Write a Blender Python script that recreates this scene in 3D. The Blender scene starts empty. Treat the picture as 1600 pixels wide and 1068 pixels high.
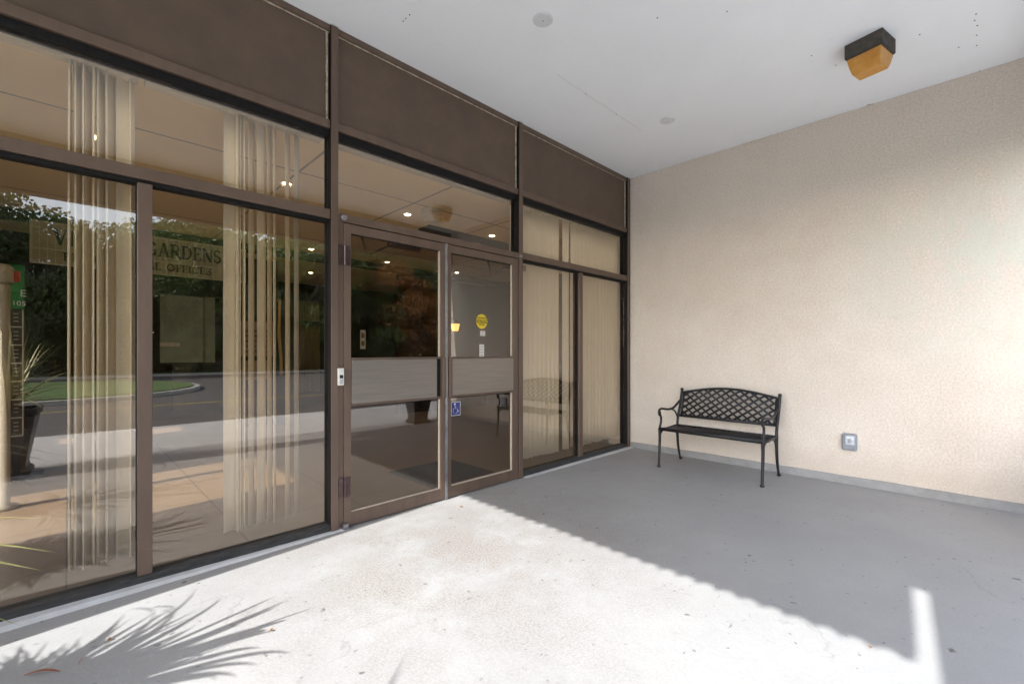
import bpy, bmesh, math, random
from mathutils import Vector, Matrix, noise
R = math.radians
random.seed(7)
S = bpy.context.scene
COL = S.collection

# ---------------------------------------------------------------- camera, sky, sun, exposure
cd = bpy.data.cameras.new("camera"); cam = bpy.data.objects.new("camera", cd); COL.objects.link(cam)
cam.location = (-5.66, -3.39, 1.35); cam.rotation_euler = (R(90), 0, R(-44.7))
cd.sensor_width = 36; cd.lens = 15.75; cd.shift_y = 0.0094; cd.clip_start = 0.02; cd.clip_end = 2000
S.camera = cam
SUN_E = 36.87
AZ = math.atan2(0.085, 1.0)                       # light travels towards +x, a little +y
trav = Vector((math.cos(R(SUN_E))*math.cos(AZ), math.cos(R(SUN_E))*math.sin(AZ), -math.sin(R(SUN_E))))
w = bpy.data.worlds.new("World"); S.world = w; w.use_nodes = True
nt = w.node_tree
sky = nt.nodes.new('ShaderNodeTexSky'); sky.sky_type = 'NISHITA'; sky.sun_disc = False
sky.sun_elevation = R(SUN_E)
# direction towards the sun, measured clockwise from +y
sd = -trav
sky.sun_rotation = math.atan2(sd.x, sd.y)
sky.air_density = 1.0; sky.dust_density = 1.6; sky.ozone_density = 1.0
nt.nodes['Background'].inputs['Strength'].default_value = 0.12
hs = nt.nodes.new('ShaderNodeHueSaturation'); hs.inputs['Saturation'].default_value = 0.65   # thin bright cloud
nt.links.new(sky.outputs[0], hs.inputs['Color']); nt.links.new(hs.outputs[0], nt.nodes['Background'].inputs['Color'])
ld = bpy.data.lights.new("sun", 'SUN'); ld.energy = 2.0; ld.angle = R(0.5); ld.color = (1.0, 0.985, 0.955)
lo = bpy.data.objects.new("sun", ld); COL.objects.link(lo); lo.location = (-30, -5, 25)
lo.rotation_euler = trav.to_track_quat('-Z', 'Y').to_euler()
S.view_settings.view_transform = 'Standard'; S.view_settings.look = 'None'
S.view_settings.gamma = 1; S.view_settings.use_curve_mapping = False
S.view_settings.exposure = 2.62
S.render.engine = 'CYCLES'
S.cycles.max_bounces = 14; S.cycles.diffuse_bounces = 7; S.cycles.glossy_bounces = 5
S.cycles.transparent_max_bounces = 24; S.cycles.transmission_bounces = 8

# ---------------------------------------------------------------- materials
def nd(m, t, **k):
    n = m.node_tree.nodes.new(t)
    for a, b in k.items(): setattr(n, a, b)
    return n
def mat(name, col, rough=0.6, metal=0.0, spec=0.5, var=None, vs=4.0, bump=0.0, bs=60.0, streak=None, coord='Object'):
    m = bpy.data.materials.new(name); m.use_nodes = True
    T = m.node_tree; L = T.links
    b = T.nodes['Principled BSDF']
    b.inputs['Base Color'].default_value = (*col, 1); b.inputs['Roughness'].default_value = rough
    b.inputs['Metallic'].default_value = metal; b.inputs['Specular IOR Level'].default_value = spec
    tc = nd(m, 'ShaderNodeTexCoord'); mp = nd(m, 'ShaderNodeMapping')
    L.new(tc.outputs[coord], mp.inputs[0])
    if streak: mp.inputs['Scale'].default_value = streak
    if var is not None:
        n = nd(m, 'ShaderNodeTexNoise'); n.inputs['Scale'].default_value = vs; n.inputs['Detail'].default_value = 7; n.inputs['Roughness'].default_value = 0.65
        r = nd(m, 'ShaderNodeValToRGB'); r.color_ramp.elements[0].position = 0.32; r.color_ramp.elements[1].position = 0.68
        r.color_ramp.elements[0].color = (*var, 1); r.color_ramp.elements[1].color = (*col, 1)
        L.new(mp.outputs[0], n.inputs[0]); L.new(n.outputs[0], r.inputs[0]); L.new(r.outputs[0], b.inputs['Base Color'])
    if bump:
        n2 = nd(m, 'ShaderNodeTexNoise'); n2.inputs['Scale'].default_value = bs; n2.inputs['Detail'].default_value = 5
        bp = nd(m, 'ShaderNodeBump'); bp.inputs['Strength'].default_value = bump; bp.inputs['Distance'].default_value = 0.01
        L.new(mp.outputs[0], n2.inputs[0]); L.new(n2.outputs[0], bp.inputs['Height']); L.new(bp.outputs[0], b.inputs['Normal'])
    return m
class G:
    """small node-graph writer"""
    def __init__(s, m): s.m = m; s.T = m.node_tree; s.L = s.T.links; s.b = s.T.nodes['Principled BSDF']; s.tc = nd(m, 'ShaderNodeTexCoord').outputs['Object']
    def noise(s, scale, detail=6, rough=0.6, vec=None, sc=None):
        n = nd(s.m, 'ShaderNodeTexNoise'); n.inputs['Scale'].default_value = scale; n.inputs['Detail'].default_value = detail; n.inputs['Roughness'].default_value = rough
        v = vec or s.tc
        if sc:
            mp = nd(s.m, 'ShaderNodeMapping'); mp.inputs['Scale'].default_value = sc; s.L.new(v, mp.inputs[0]); v = mp.outputs[0]
        s.L.new(v, n.inputs[0]); return n.outputs[0]
    def vor(s, scale, feature='F1', vec=None):
        n = nd(s.m, 'ShaderNodeTexVoronoi', feature=feature); n.inputs['Scale'].default_value = scale; s.L.new(vec or s.tc, n.inputs[0]); return n.outputs['Distance']
    def ramp(s, x, a, b, ca=(0,0,0), cb=(1,1,1)):
        r = nd(s.m, 'ShaderNodeValToRGB'); e = r.color_ramp.elements
        e[0].position = a; e[1].position = b; e[0].color = (*ca, 1); e[1].color = (*cb, 1); s.L.new(x, r.inputs[0]); return r.outputs[0]
    def mix(s, f, a, b, t='MIX'):
        n = nd(s.m, 'ShaderNodeMix', data_type='RGBA', blend_type=t)
        for i, v in ((0, f), (6, a), (7, b)):
            if isinstance(v, (int, float)): n.inputs[i].default_value = v if i == 0 else (v, v, v, 1)
            elif isinstance(v, tuple): n.inputs[i].default_value = (*v, 1)
            else: s.L.new(v, n.inputs[i])
        return n.outputs[2]
    def math(s, op, a, b=0.0, c=None):
        n = nd(s.m, 'ShaderNodeMath', operation=op)
        for i, v in ((0, a), (1, b)):
            if isinstance(v, (int, float)): n.inputs[i].default_value = v
            else: s.L.new(v, n.inputs[i])
        if c is not None: n.inputs[2].default_value = c
        return n.outputs[0]
    def spot(s, loc, rad, soft=0.5, sc=(1,1,1)):
        """blob mask: 1 inside radius, 0 outside"""
        mp = nd(s.m, 'ShaderNodeMapping', vector_type='POINT'); mp.inputs['Location'].default_value = tuple(-l*k for l, k in zip(loc, sc)); mp.inputs['Scale'].default_value = sc
        s.L.new(s.tc, mp.inputs[0])
        n = nd(s.m, 'ShaderNodeVectorMath', operation='LENGTH'); s.L.new(mp.outputs[0], n.inputs[0])
        return s.ramp(s.math('DIVIDE', n.outputs['Value'], rad), 1-soft, 1.0, (1,1,1), (0,0,0))
    def bump(s, h, strength, dist=0.01):
        bp = nd(s.m, 'ShaderNodeBump'); bp.inputs['Strength'].default_value = strength; bp.inputs['Distance'].default_value = dist
        s.L.new(h, bp.inputs['Height']); s.L.new(bp.outputs[0], s.b.inputs['Normal'])
    def out(s, c): s.L.new(c, s.b.inputs['Base Color'])

# porch floor: grey painted concrete, worn and dirty by the door
M_floor = mat('painted_concrete', (0.42,0.42,0.42), 0.62)
g = G(M_floor)
c = g.ramp(g.noise(1.1, 8, 0.7), 0.3, 0.72, (0.235,0.235,0.236), (0.315,0.315,0.312))
c = g.mix(0.35, c, g.ramp(g.noise(70, 6, 0.8), 0.3, 0.7, (0.23,0.23,0.23), (0.36,0.36,0.36)))
# speckle over the worn area
sp = g.ramp(g.noise(80, 4, 0.7), 0.46, 0.56)
area = g.math('MULTIPLY', g.spot((-3.75,-1.0,0), 1.75, 0.9), g.ramp(g.noise(2.6, 6, 0.7), 0.36, 0.58))
c = g.mix(g.math('MULTIPLY', g.math('MULTIPLY', area, sp), 0.9), c, (0.115,0.10,0.09))
c = g.mix(g.math('MULTIPLY', area, 0.5), c, (0.25,0.225,0.205))
c = g.mix(g.math('MULTIPLY', g.ramp(g.vor(120), 0.0, 0.16, (1,1,1), (0,0,0)), 0.28), c, (0.20,0.19,0.18))
st = g.ramp(g.noise(0.9, 9, 0.78), 0.60, 0.70)
c = g.mix(g.math('MULTIPLY', st, 0.35), c, (0.28,0.27,0.26))
# chips and drips
ch = g.math('MULTIPLY', g.ramp(g.noise(22, 4, 0.6, sc=(0.55,1.3,1)), 0.69, 0.71), 0.8)
c = g.mix(ch, c, (0.13,0.125,0.12))
# fine cracks
wn = nd(M_floor, 'ShaderNodeVectorMath', operation='ADD'); nz = nd(M_floor, 'ShaderNodeTexNoise'); nz.inputs['Scale'].default_value = 2.2; nz.inputs['Detail'].default_value = 6
g.L.new(g.tc, nz.inputs[0]); g.L.new(g.tc, wn.inputs[0]); g.L.new(nz.outputs['Color'], wn.inputs[1])
ck = g.ramp(g.vor(0.55, 'DISTANCE_TO_EDGE', wn.outputs[0]), 0.0, 0.006, (1,1,1), (0,0,0))
c = g.mix(g.math('MULTIPLY', g.math('MULTIPLY', ck, g.ramp(g.noise(1.7), 0.50, 0.6)), 0.5), c, (0.16,0.155,0.15))
for sc_, th, am in ((3.1, 0.06, 0.9), (7.3, 0.10, 0.85), (1.3, 0.026, 0.9), (15, 0.14, 0.7)):   # small dark chips and droppings
    vn = nd(M_floor, 'ShaderNodeVectorMath', operation='ADD'); n3 = nd(M_floor, 'ShaderNodeTexNoise'); n3.inputs['Scale'].default_value = 30; n3.inputs['Detail'].default_value = 3
    n4 = nd(M_floor, 'ShaderNodeVectorMath', operation='SCALE'); n4.inputs['Scale'].default_value = 0.05; g.L.new(g.tc, n3.inputs[0]); g.L.new(n3.outputs['Color'], n4.inputs[0]); g.L.new(g.tc, vn.inputs[0]); g.L.new(n4.outputs[0], vn.inputs[1])
    m_ = g.ramp(g.vor(sc_, 'F1', vn.outputs[0]), th*0.8, th, (1,1,1), (0,0,0))
    c = g.mix(g.math('MULTIPLY', g.math('MULTIPLY', m_, g.ramp(g.noise(sc_*0.7, 3), 0.52, 0.60)), am), c, (0.08,0.075,0.07))
g.out(c)
h = g.math('ADD', g.math('MULTIPLY', g.noise(45, 6, 0.7), 0.6), g.math('MULTIPLY', g.noise(6, 5, 0.6), 1.6))
g.bump(h, 0.22, 0.010)

# stucco
M_stucco = mat('beige_stucco', (0.6,0.5,0.43), 0.9, spec=0.2)
g = G(M_stucco)
c = g.ramp(g.noise(1.3, 9, 0.72), 0.33, 0.68, (0.565,0.49,0.42), (0.71,0.64,0.57))
c = g.mix(0.5, c, g.ramp(g.noise(62, 5, 0.75), 0.36, 0.64, (0.45,0.39,0.34), (0.79,0.715,0.645)))
c = g.mix(g.math('MULTIPLY', g.spot((0,-3.6,2.2), 1.3, 0.9), g.math('MULTIPLY', g.ramp(g.noise(2.4, 6, 0.7), 0.42, 0.55), 0.75)), c, (0.55,0.57,0.50))  # greenish patch near the open end, colour darkened to even out the light there
c = g.mix(g.math('MULTIPLY', g.spot((0,-3.2,3.6), 1.7, 0.9, (1,0.6,1.5)), g.math('MULTIPLY', g.ramp(g.noise(1.3, 8, 0.7), 0.42, 0.68), 0.4)), c, (0.54,0.46,0.39))
c = g.mix(g.math('MULTIPLY', g.ramp(g.noise(1.8, 8, 0.7, sc=(1,1,0.35)), 0.58, 0.75), 0.35), c, (0.52,0.43,0.37))
c = g.mix(g.math('MULTIPLY', g.ramp(g.vor(9), 0.0, 0.055, (1,1,1), (0,0,0)), g.math('MULTIPLY', g.ramp(g.noise(1.4, 4), 0.56, 0.66), 0.7)), c, (0.22,0.17,0.13))
c = g.mix(g.math('MULTIPLY', g.ramp(g.noise(150, 2), 0.68, 0.74), 0.35), c, (0.36,0.30,0.25))
sx = nd(M_stucco, 'ShaderNodeSeparateXYZ'); g.L.new(g.tc, sx.inputs[0])
low = g.ramp(g.math('ADD', sx.outputs['Z'], g.math('MULTIPLY', g.noise(2.5, 6), -0.35)), 0.0, 0.22, (1,1,1), (0,0,0))
c = g.mix(g.math('MULTIPLY', low, 0.35), c, (0.42,0.36,0.30))
wv = nd(M_stucco, 'ShaderNodeVectorMath', operation='ADD'); n9 = nd(M_stucco, 'ShaderNodeTexNoise'); n9.inputs['Scale'].default_value = 1.6; n9.inputs['Detail'].default_value = 8
g.L.new(g.tc, n9.inputs[0]); g.L.new(g.tc, wv.inputs[0]); g.L.new(n9.outputs['Color'], wv.inputs[1])
ck = g.ramp(g.vor(0.5, 'DISTANCE_TO_EDGE', wv.outputs[0]), 0.0, 0.003, (1,1,1), (0,0,0))
c = g.mix(g.math('MULTIPLY', g.math('MULTIPLY', ck, g.ramp(g.noise(1.2), 0.5, 0.58)), 0.14), c, (0.30,0.25,0.21))
g.out(c)
g.bump(g.math('ADD', g.noise(90, 4, 0.7), g.math('MULTIPLY', g.noise(38, 4, 0.6), 1.3)), 0.36, 0.012)

# soffit paint
M_soffit = mat('soffit_paint', (0.78,0.79,0.82), 0.75, spec=0.25)
g = G(M_soffit)
c = g.ramp(g.noise(0.8, 8, 0.6), 0.3, 0.7, (0.81,0.83,0.86), (0.86,0.88,0.91))
c = g.mix(g.math('MULTIPLY', g.ramp(g.noise(6, 8, 0.75, sc=(1,3,1)), 0.55, 0.8), 0.3), c, (0.70,0.71,0.72))
c = g.mix(g.math('MULTIPLY', g.ramp(g.vor(3.4), 0.0, 0.022, (1,1,1), (0,0,0)), 0.75), c, (0.15,0.14,0.13))
c = g.mix(g.math('MULTIPLY', g.ramp(g.noise(120, 3), 0.7, 0.78), 0.3), c, (0.45,0.45,0.45))
g.out(c)
g.bump(g.math('ADD', g.noise(60, 4, 0.6, sc=(1,2.5,1)), g.noise(4, 4)), 0.16, 0.008)

M_bronze = mat('bronze_anodised_frame', (0.155,0.104,0.076), 0.42, 0.2, var=(0.115,0.078,0.058), vs=9, streak=(1,1,0.2), bump=0.04, bs=200)
M_spandrel = mat('brown_spandrel_panel', (0.135,0.092,0.066), 0.55, 0.0, spec=0.35, var=(0.105,0.074,0.055), vs=3.5, bump=0.10, bs=420)
M_black = mat('black_gasket', (0.008,0.008,0.009), 0.75, spec=0.2, var=(0.016,0.015,0.015), vs=40)
M_sill = mat('black_sill_worn', (0.014,0.014,0.015), 0.6, var=(0.055,0.052,0.05), vs=26, streak=(0.5,1,3), bump=0.3, bs=80)
M_caulk = mat('cream_caulk', (0.62,0.55,0.44), 0.7, var=(0.22,0.17,0.12), vs=22, streak=(1,1,1))
M_cream = mat('cream_glazing_bead', (0.55,0.47,0.38), 0.5, var=(0.42,0.35,0.28), vs=30)
M_alu = mat('dull_aluminium', (0.46,0.46,0.47), 0.35, 0.85, var=(0.22,0.22,0.24), vs=18, streak=(1,1,0.4))
M_push = mat('brushed_push_panel', (0.27,0.235,0.205), 0.34, 0.6, var=(0.22,0.19,0.165), vs=14, streak=(0.15,1,4), bump=0.06, bs=90)
M_hinge = mat('dark_plum_hinge', (0.07,0.045,0.045), 0.3, 0.6, var=(0.13,0.09,0.09), vs=20)
M_kerb = mat('grey_painted_ledge', (0.52,0.53,0.54), 0.6, var=(0.42,0.42,0.43), vs=8, bump=0.2, bs=50)
M_skirt = mat('grey_painted_base_band', (0.29,0.29,0.30), 0.65, var=(0.22,0.22,0.22), vs=9, bump=0.25, bs=50)
M_blind = mat('cream_blind_fabric', (0.88,0.81,0.69), 0.85, spec=0.15, var=(0.84,0.76,0.64), vs=6, bump=0.06, bs=300)
M_blind.node_tree.nodes['Principled BSDF'].inputs['Subsurface Weight'].default_value = 0.0
M_valance = mat('valance_fabric', (0.62,0.55,0.44), 0.8, var=(0.50,0.44,0.35), vs=12)
M_iron = mat('black_cast_metal', (0.010,0.010,0.012), 0.42, 0.0, spec=0.4, var=(0.020,0.020,0.023), vs=30, bump=0.15, bs=120)
M_lamp = mat('grimy_lamp_housing', (0.035,0.032,0.028), 0.8, var=(0.09,0.08,0.065), vs=26, bump=0.4, bs=60)
M_amber = mat('yellowed_plastic_lens', (0.62,0.33,0.075), 0.32, var=(0.50,0.22,0.035), vs=11, bump=0.12, bs=50)
M_amber.node_tree.nodes['Principled BSDF'].inputs['Subsurface Weight'].default_value = 0.35
M_amber.node_tree.nodes['Principled BSDF'].inputs['Subsurface Radius'].default_value = (0.05,0.03,0.01)
M_plate = mat('painted_cover_plate', (0.68,0.69,0.71), 0.6, var=(0.60,0.60,0.62), vs=20)
M_boxm = mat('grey_plastic_box', (0.25,0.27,0.31), 0.35, var=(0.18,0.2,0.235), vs=14)
M_boxc = mat('clear_cover', (0.5,0.54,0.6), 0.12, 0.3)
M_white = mat('white_plastic', (0.72,0.70,0.66), 0.4, var=(0.62,0.60,0.56), vs=20)
M_dark = mat('dark_plastic', (0.01,0.01,0.012), 0.3)
M_pot = mat('dark_fibre_planter', (0.018,0.016,0.016), 0.45, var=(0.04,0.034,0.03), vs=12, bump=0.1, bs=40)
M_soil = mat('soil', (0.04,0.028,0.02), 0.95, var=(0.07,0.05,0.035), vs=40, bump=0.6, bs=60)
M_blade = mat('spike_leaf', (0.16,0.17,0.05), 0.45, var=(0.42,0.38,0.17), vs=3)
M_paper = mat('paper', (0.68,0.64,0.58), 0.8, var=(0.58,0.54,0.48), vs=14)
M_paperd = mat('aged_paper', (0.42,0.34,0.27), 0.8, var=(0.34,0.27,0.21), vs=14)
M_yellow = mat('yellow_sticker', (0.75,0.55,0.03), 0.5, var=(0.66,0.47,0.02), vs=20)
M_ink = mat('black_ink', (0.012,0.011,0.01), 0.6)
M_blue = mat('blue_sticker', (0.03,0.035,0.16), 0.5, var=(0.04,0.05,0.2), vs=20)
M_whiteink = mat('white_print', (0.8,0.8,0.8), 0.6)
M_redink = mat('red_print', (0.5,0.04,0.02), 0.6)
M_green = mat('green_sign', (0.01,0.20,0.04), 0.5, var=(0.015,0.26,0.05), vs=5)
M_iceil = mat('lobby_ceiling_tile', (0.74,0.63,0.47), 0.85, spec=0.2)
g = G(M_iceil)
br = nd(M_iceil, 'ShaderNodeTexBrick', offset=0.0); br.inputs['Scale'].default_value = 1.0; br.inputs['Brick Width'].default_value = 1.25; br.inputs['Row Height'].default_value = 1.25
br.inputs['Mortar Size'].default_value = 0.012; br.inputs['Color1'].default_value = (0.90,0.73,0.48,1); br.inputs['Color2'].default_value = (0.92,0.75,0.50,1); br.inputs['Mortar'].default_value = (0.36,0.28,0.19,1)
mp = nd(M_iceil, 'ShaderNodeMapping'); mp.inputs['Location'].default_value = (0.38,0.25,0); g.L.new(g.tc, mp.inputs[0]); g.L.new(mp.outputs[0], br.inputs[0])
g.out(g.mix(g.math('MULTIPLY', g.ramp(g.noise(3.0, 8, 0.7), 0.5, 0.8), 0.35), br.outputs[0], (0.74,0.60,0.41)))
g.bump(g.noise(140, 3), 0.15, 0.005)
M_ifloor = mat('lobby_tile', (0.55,0.42,0.28), 0.35)
g = G(M_ifloor)
br = nd(M_ifloor, 'ShaderNodeTexBrick', offset=0.0); br.inputs['Scale'].default_value = 1.0; br.inputs['Brick Width'].default_value = 0.92; br.inputs['Row Height'].default_value = 0.92
br.inputs['Mortar Size'].default_value = 0.005; br.inputs['Color1'].default_value = (0.215,0.15,0.095,1); br.inputs['Color2'].default_value = (0.23,0.162,0.102,1); br.inputs['Mortar'].default_value = (0.07,0.05,0.034,1)
mp = nd(M_ifloor, 'ShaderNodeMapping'); mp.inputs['Location'].default_value = (0.15,0.35,0); g.L.new(g.tc, mp.inputs[0]); g.L.new(mp.outputs[0], br.inputs[0])
g.out(g.mix(g.math('MULTIPLY', g.ramp(g.noise(5, 8, 0.7, sc=(0.4,1.4,1)), 0.45, 0.7), 0.3), br.outputs[0], (0.22,0.155,0.097)))
M_walnut = mat('dark_walnut_panelling', (0.045,0.026,0.016), 0.45, var=(0.02,0.012,0.008), vs=6, streak=(8,8,0.4))
M_rosy = mat('rosy_board', (0.40,0.28,0.23), 0.7, var=(0.34,0.24,0.19), vs=6)
M_ochre = mat('ochre_curtain', (0.34,0.25,0.11), 0.8, var=(0.20,0.14,0.06), vs=4, streak=(14,14,0.2))
M_greyboard = mat('grey_glass_board', (0.30,0.32,0.26), 0.15, var=(0.22,0.24,0.19), vs=4)  # grey lightened to stand in for glare on the case glass
M_mat = mat('dark_entrance_mat', (0.035,0.03,0.028), 0.95, var=(0.05,0.042,0.04), vs=60, bump=0.5, bs=200)
M_post = mat('pale_post', (0.42,0.39,0.33), 0.5, var=(0.52,0.47,0.39), vs=6, streak=(1,1,0.3))
M_asphalt = mat('asphalt', (0.085,0.08,0.078), 0.9, var=(0.062,0.058,0.056), vs=2.5, bump=0.5, bs=60)
M_conc = mat('kerb_concrete', (0.38,0.37,0.35), 0.85, var=(0.29,0.28,0.265), vs=3, bump=0.3, bs=40)
M_pave = mat('pale_concrete', (0.44,0.44,0.44), 0.85, var=(0.37,0.37,0.37), vs=2, bump=0.3, bs=30)
M_grass = mat('grass', (0.075,0.13,0.03), 0.9, var=(0.045,0.085,0.02), vs=6, bump=1.0, bs=40)
M_earth = mat('earth', (0.09,0.085,0.045), 0.95, var=(0.05,0.06,0.025), vs=0.6, bump=1.0, bs=8)
M_bark = mat('bark', (0.07,0.05,0.038), 0.9, var=(0.035,0.026,0.02), vs=9, streak=(3,3,0.5), bump=0.6, bs=30)
M_line = mat('yellow_road_paint', (0.5,0.36,0.07), 0.8, var=(0.34,0.25,0.08), vs=20)
def leafmat(name, a, b):
    m = mat(name, a, 0.55, var=b, vs=1.4)
    bb = m.node_tree.nodes['Principled BSDF']
    tr = nd(m, 'ShaderNodeBsdfTranslucent'); tr.inputs['Color'].default_value = (a[0]*1.6, a[1]*1.5, a[2], 1)
    mx = nd(m, 'ShaderNodeMixShader'); mx.inputs[0].default_value = 0.35
    o = m.node_tree.nodes['Material Output']
    m.node_tree.links.new(bb.outputs[0], mx.inputs[1]); m.node_tree.links.new(tr.outputs[0], mx.inputs[2]); m.node_tree.links.new(mx.outputs[0], o.inputs[0])
    return m
M_leafg = leafmat('leaves_green', (0.065,0.10,0.02), (0.035,0.06,0.014))
M_leafo = leafmat('leaves_orange', (0.30,0.11,0.025), (0.13,0.10,0.02))
M_leaff = mat('fallen_leaf_brown', (0.12,0.055,0.025), 0.7, var=(0.35,0.2,0.06), vs=40)
M_leafr = mat('fallen_blade_red', (0.18,0.04,0.02), 0.6, var=(0.26,0.08,0.03), vs=30)

def glassmat(name, tint, refl=0.15, rc=(1.0,0.9,0.82)):
    m = bpy.data.materials.new(name); m.use_nodes = True
    T = m.node_tree; T.nodes.remove(T.nodes['Principled BSDF']); o = T.nodes['Material Output']
    tr = T.nodes.new('ShaderNodeBsdfTransparent'); tr.inputs[0].default_value = (*tint, 1)
    gl = T.nodes.new('ShaderNodeBsdfGlossy'); gl.inputs['Roughness'].default_value = 0.0; gl.inputs['Color'].default_value = (*rc, 1)
    tc = T.nodes.new('ShaderNodeTexCoord'); nz = T.nodes.new('ShaderNodeTexNoise'); nz.inputs['Scale'].default_value = 0.9; nz.inputs['Detail'].default_value = 1
    bp = T.nodes.new('ShaderNodeBump'); bp.inputs['Strength'].default_value = 0.02; bp.inputs['Distance'].default_value = 0.05
    T.links.new(tc.outputs['Object'], nz.inputs[0]); T.links.new(nz.outputs[0], bp.inputs['Height']); T.links.new(bp.outputs[0], gl.inputs['Normal'])
    lw = T.nodes.new('ShaderNodeLayerWeight'); lw.inputs['Blend'].default_value = 0.5
    p = T.nodes.new('ShaderNodeMath'); p.operation = 'POWER'; p.inputs[1].default_value = 4.0; T.links.new(lw.outputs['Facing'], p.inputs[0])
    a = T.nodes.new('ShaderNodeMath'); a.operation = 'MULTIPLY_ADD'; a.inputs[1].default_value = 0.85-refl; a.inputs[2].default_value = refl; T.links.new(p.outputs[0], a.inputs[0])
    mx = T.nodes.new('ShaderNodeMixShader'); T.links.new(a.outputs[0], mx.inputs[0]); T.links.new(tr.outputs[0], mx.inputs[1]); T.links.new(gl.outputs[0], mx.inputs[2])
    n5 = T.nodes.new('ShaderNodeTexNoise'); n5.inputs['Scale'].default_value = 5; n5.inputs['Detail'].default_value = 8; n5.inputs['Roughness'].default_value = 0.75
    mr = T.nodes.new('ShaderNodeMapRange'); mr.inputs[1].default_value = 0.45; mr.inputs[2].default_value = 0.8; mr.inputs[3].default_value = 0.0; mr.inputs[4].default_value = 0.015
    df = T.nodes.new('ShaderNodeBsdfDiffuse'); df.inputs[0].default_value = (0.7,0.66,0.6,1); m2 = T.nodes.new('ShaderNodeMixShader')
    T.links.new(tc.outputs['Object'], n5.inputs[0]); T.links.new(n5.outputs[0], mr.inputs[0]); T.links.new(mr.outputs[0], m2.inputs[0]); T.links.new(mx.outputs[0], m2.inputs[1]); T.links.new(df.outputs[0], m2.inputs[2])
    T.links.new(m2.outputs[0], o.inputs[0])
    return m
M_glass = glassmat('bronze_tinted_glass', (0.88,0.85,0.80), 0.115, (1.0,0.95,0.90))
M_glassu = glassmat('transom_glass', (0.97,0.94,0.89), 0.08, (1.0,0.95,0.90))
M_glassd = glassmat('door_glass', (0.74,0.71,0.67), 0.075, (1.0,0.96,0.92))
M_glassc = glassmat('clear_glass', (0.97,0.97,0.96), 0.04, (1,1,1))
def emis(name, col, s):
    m = bpy.data.materials.new(name); m.use_nodes = True
    b = m.node_tree.nodes['Principled BSDF']; b.inputs['Emission Color'].default_value = (*col, 1); b.inputs['Emission Strength'].default_value = s
    b.inputs['Base Color'].default_value = (*col, 1); return m
M_bulb = emis('warm_bulb', (1.0,0.80,0.52), 6.0)
M_lantern = emis('lantern_glow', (1.0,0.5,0.13), 0.55)

# ---------------------------------------------------------------- mesh helpers
class MB:
    def __init__(s): s.v = []; s.f = []
    def add(s, vs, fs):
        n = len(s.v); s.v += [tuple(v) for v in vs]; s.f += [tuple(i+n for i in f) for f in fs]; return s
    def box(s, a, b, M=None):
        x0,y0,z0 = a; x1,y1,z1 = b
        vs = [Vector(p) for p in ((x0,y0,z0),(x1,y0,z0),(x1,y1,z0),(x0,y1,z0),(x0,y0,z1),(x1,y0,z1),(x1,y1,z1),(x0,y1,z1))]
        if M: vs = [M @ v for v in vs]
        return s.add(vs, [(0,3,2,1),(4,5,6,7),(0,1,5,4),(1,2,6,5),(2,3,7,6),(3,0,4,7)])
    def tube(s, pts, r, n=8, flat=None, cap=True):
        pts = [Vector(p) for p in pts]; k = len(pts)
        rr = r if isinstance(r, (list, tuple)) else [r]*k
        up = Vector((0,0,1)); vs = []; fs = []
        side = None
        for i, p in enumerate(pts):
            t = (pts[min(i+1,k-1)] - pts[max(i-1,0)]).normalized()
            if side is None:
                side = t.cross(up) if abs(t.dot(up)) < 0.95 else t.cross(Vector((1,0,0)))
            side = (side - t*side.dot(t)).normalized(); bi = t.cross(side)
            for j in range(n):
                a = 2*math.pi*j/n
                vs.append(p + (side*math.cos(a) + bi*math.sin(a)*(flat or 1))*rr[i])
        for i in range(k-1):
            for j in range(n):
                a = i*n+j; b = i*n+(j+1)%n; fs.append((a, b, b+n, a+n))
        if cap: fs += [tuple(range(n-1,-1,-1)), tuple(range((k-1)*n, k*n))]
        return s.add(vs, fs)
    def lathe(s, prof, c=(0,0,0), n=20, M=None):
        vs = []; fs = []
        for r, z in prof:
            for j in range(n):
                a = 2*math.pi*j/n; v = Vector((c[0]+r*math.cos(a), c[1]+r*math.sin(a), c[2]+z)); vs.append(M @ v if M else v)
        for i in range(len(prof)-1):
            for j in range(n):
                a = i*n+j; b = i*n+(j+1)%n; fs.append((a,b,b+n,a+n))
        fs += [tuple(range(n-1,-1,-1)), tuple(range((len(prof)-1)*n, len(prof)*n))]
        return s.add(vs, fs)
    def loft(s, secs):
        """square sections [(half_x, half_y, z)] about the axis"""
        vs = []; fs = []
        for hx, hy, z in secs: vs += [(-hx,-hy,z),(hx,-hy,z),(hx,hy,z),(-hx,hy,z)]
        for i in range(len(secs)-1):
            for j in range(4):
                a = i*4+j; b = i*4+(j+1)%4; fs.append((a,b,b+4,a+4))
        k = (len(secs)-1)*4; fs += [(3,2,1,0),(k,k+1,k+2,k+3)]
        return s.add(vs, fs)
    def build(s, name, m, parent=None, bevel=0.0, smooth=False, loc=None):
        me = bpy.data.meshes.new(name); me.from_pydata(s.v, [], s.f); me.validate(); me.update()
        o = bpy.data.objects.new(name, me); COL.objects.link(o); me.materials.append(m)
        if parent: o.parent = parent
        if loc: o.location = loc
        if smooth: me.polygons.foreach_set('use_smooth', [True]*len(me.polygons))
        if bevel:
            b = o.modifiers.new('bevel', 'BEVEL'); b.width = bevel; b.segments = 2; b.limit_method = 'ANGLE'
        return o
def tag(o, label=None, cat=None, group=None, kind=None):
    if label: o['label'] = label
    if cat: o['category'] = cat
    if group: o['group'] = group
    if kind: o['kind'] = kind
    return o
def thing(name, label, cat, loc=(0,0,0), rz=0, group=None):
    o = bpy.data.objects.new(name, None); COL.objects.link(o); o.location = loc; o.rotation_euler = (0,0,rz); o.empty_display_size = 0.1
    return tag(o, label, cat, group)
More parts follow.
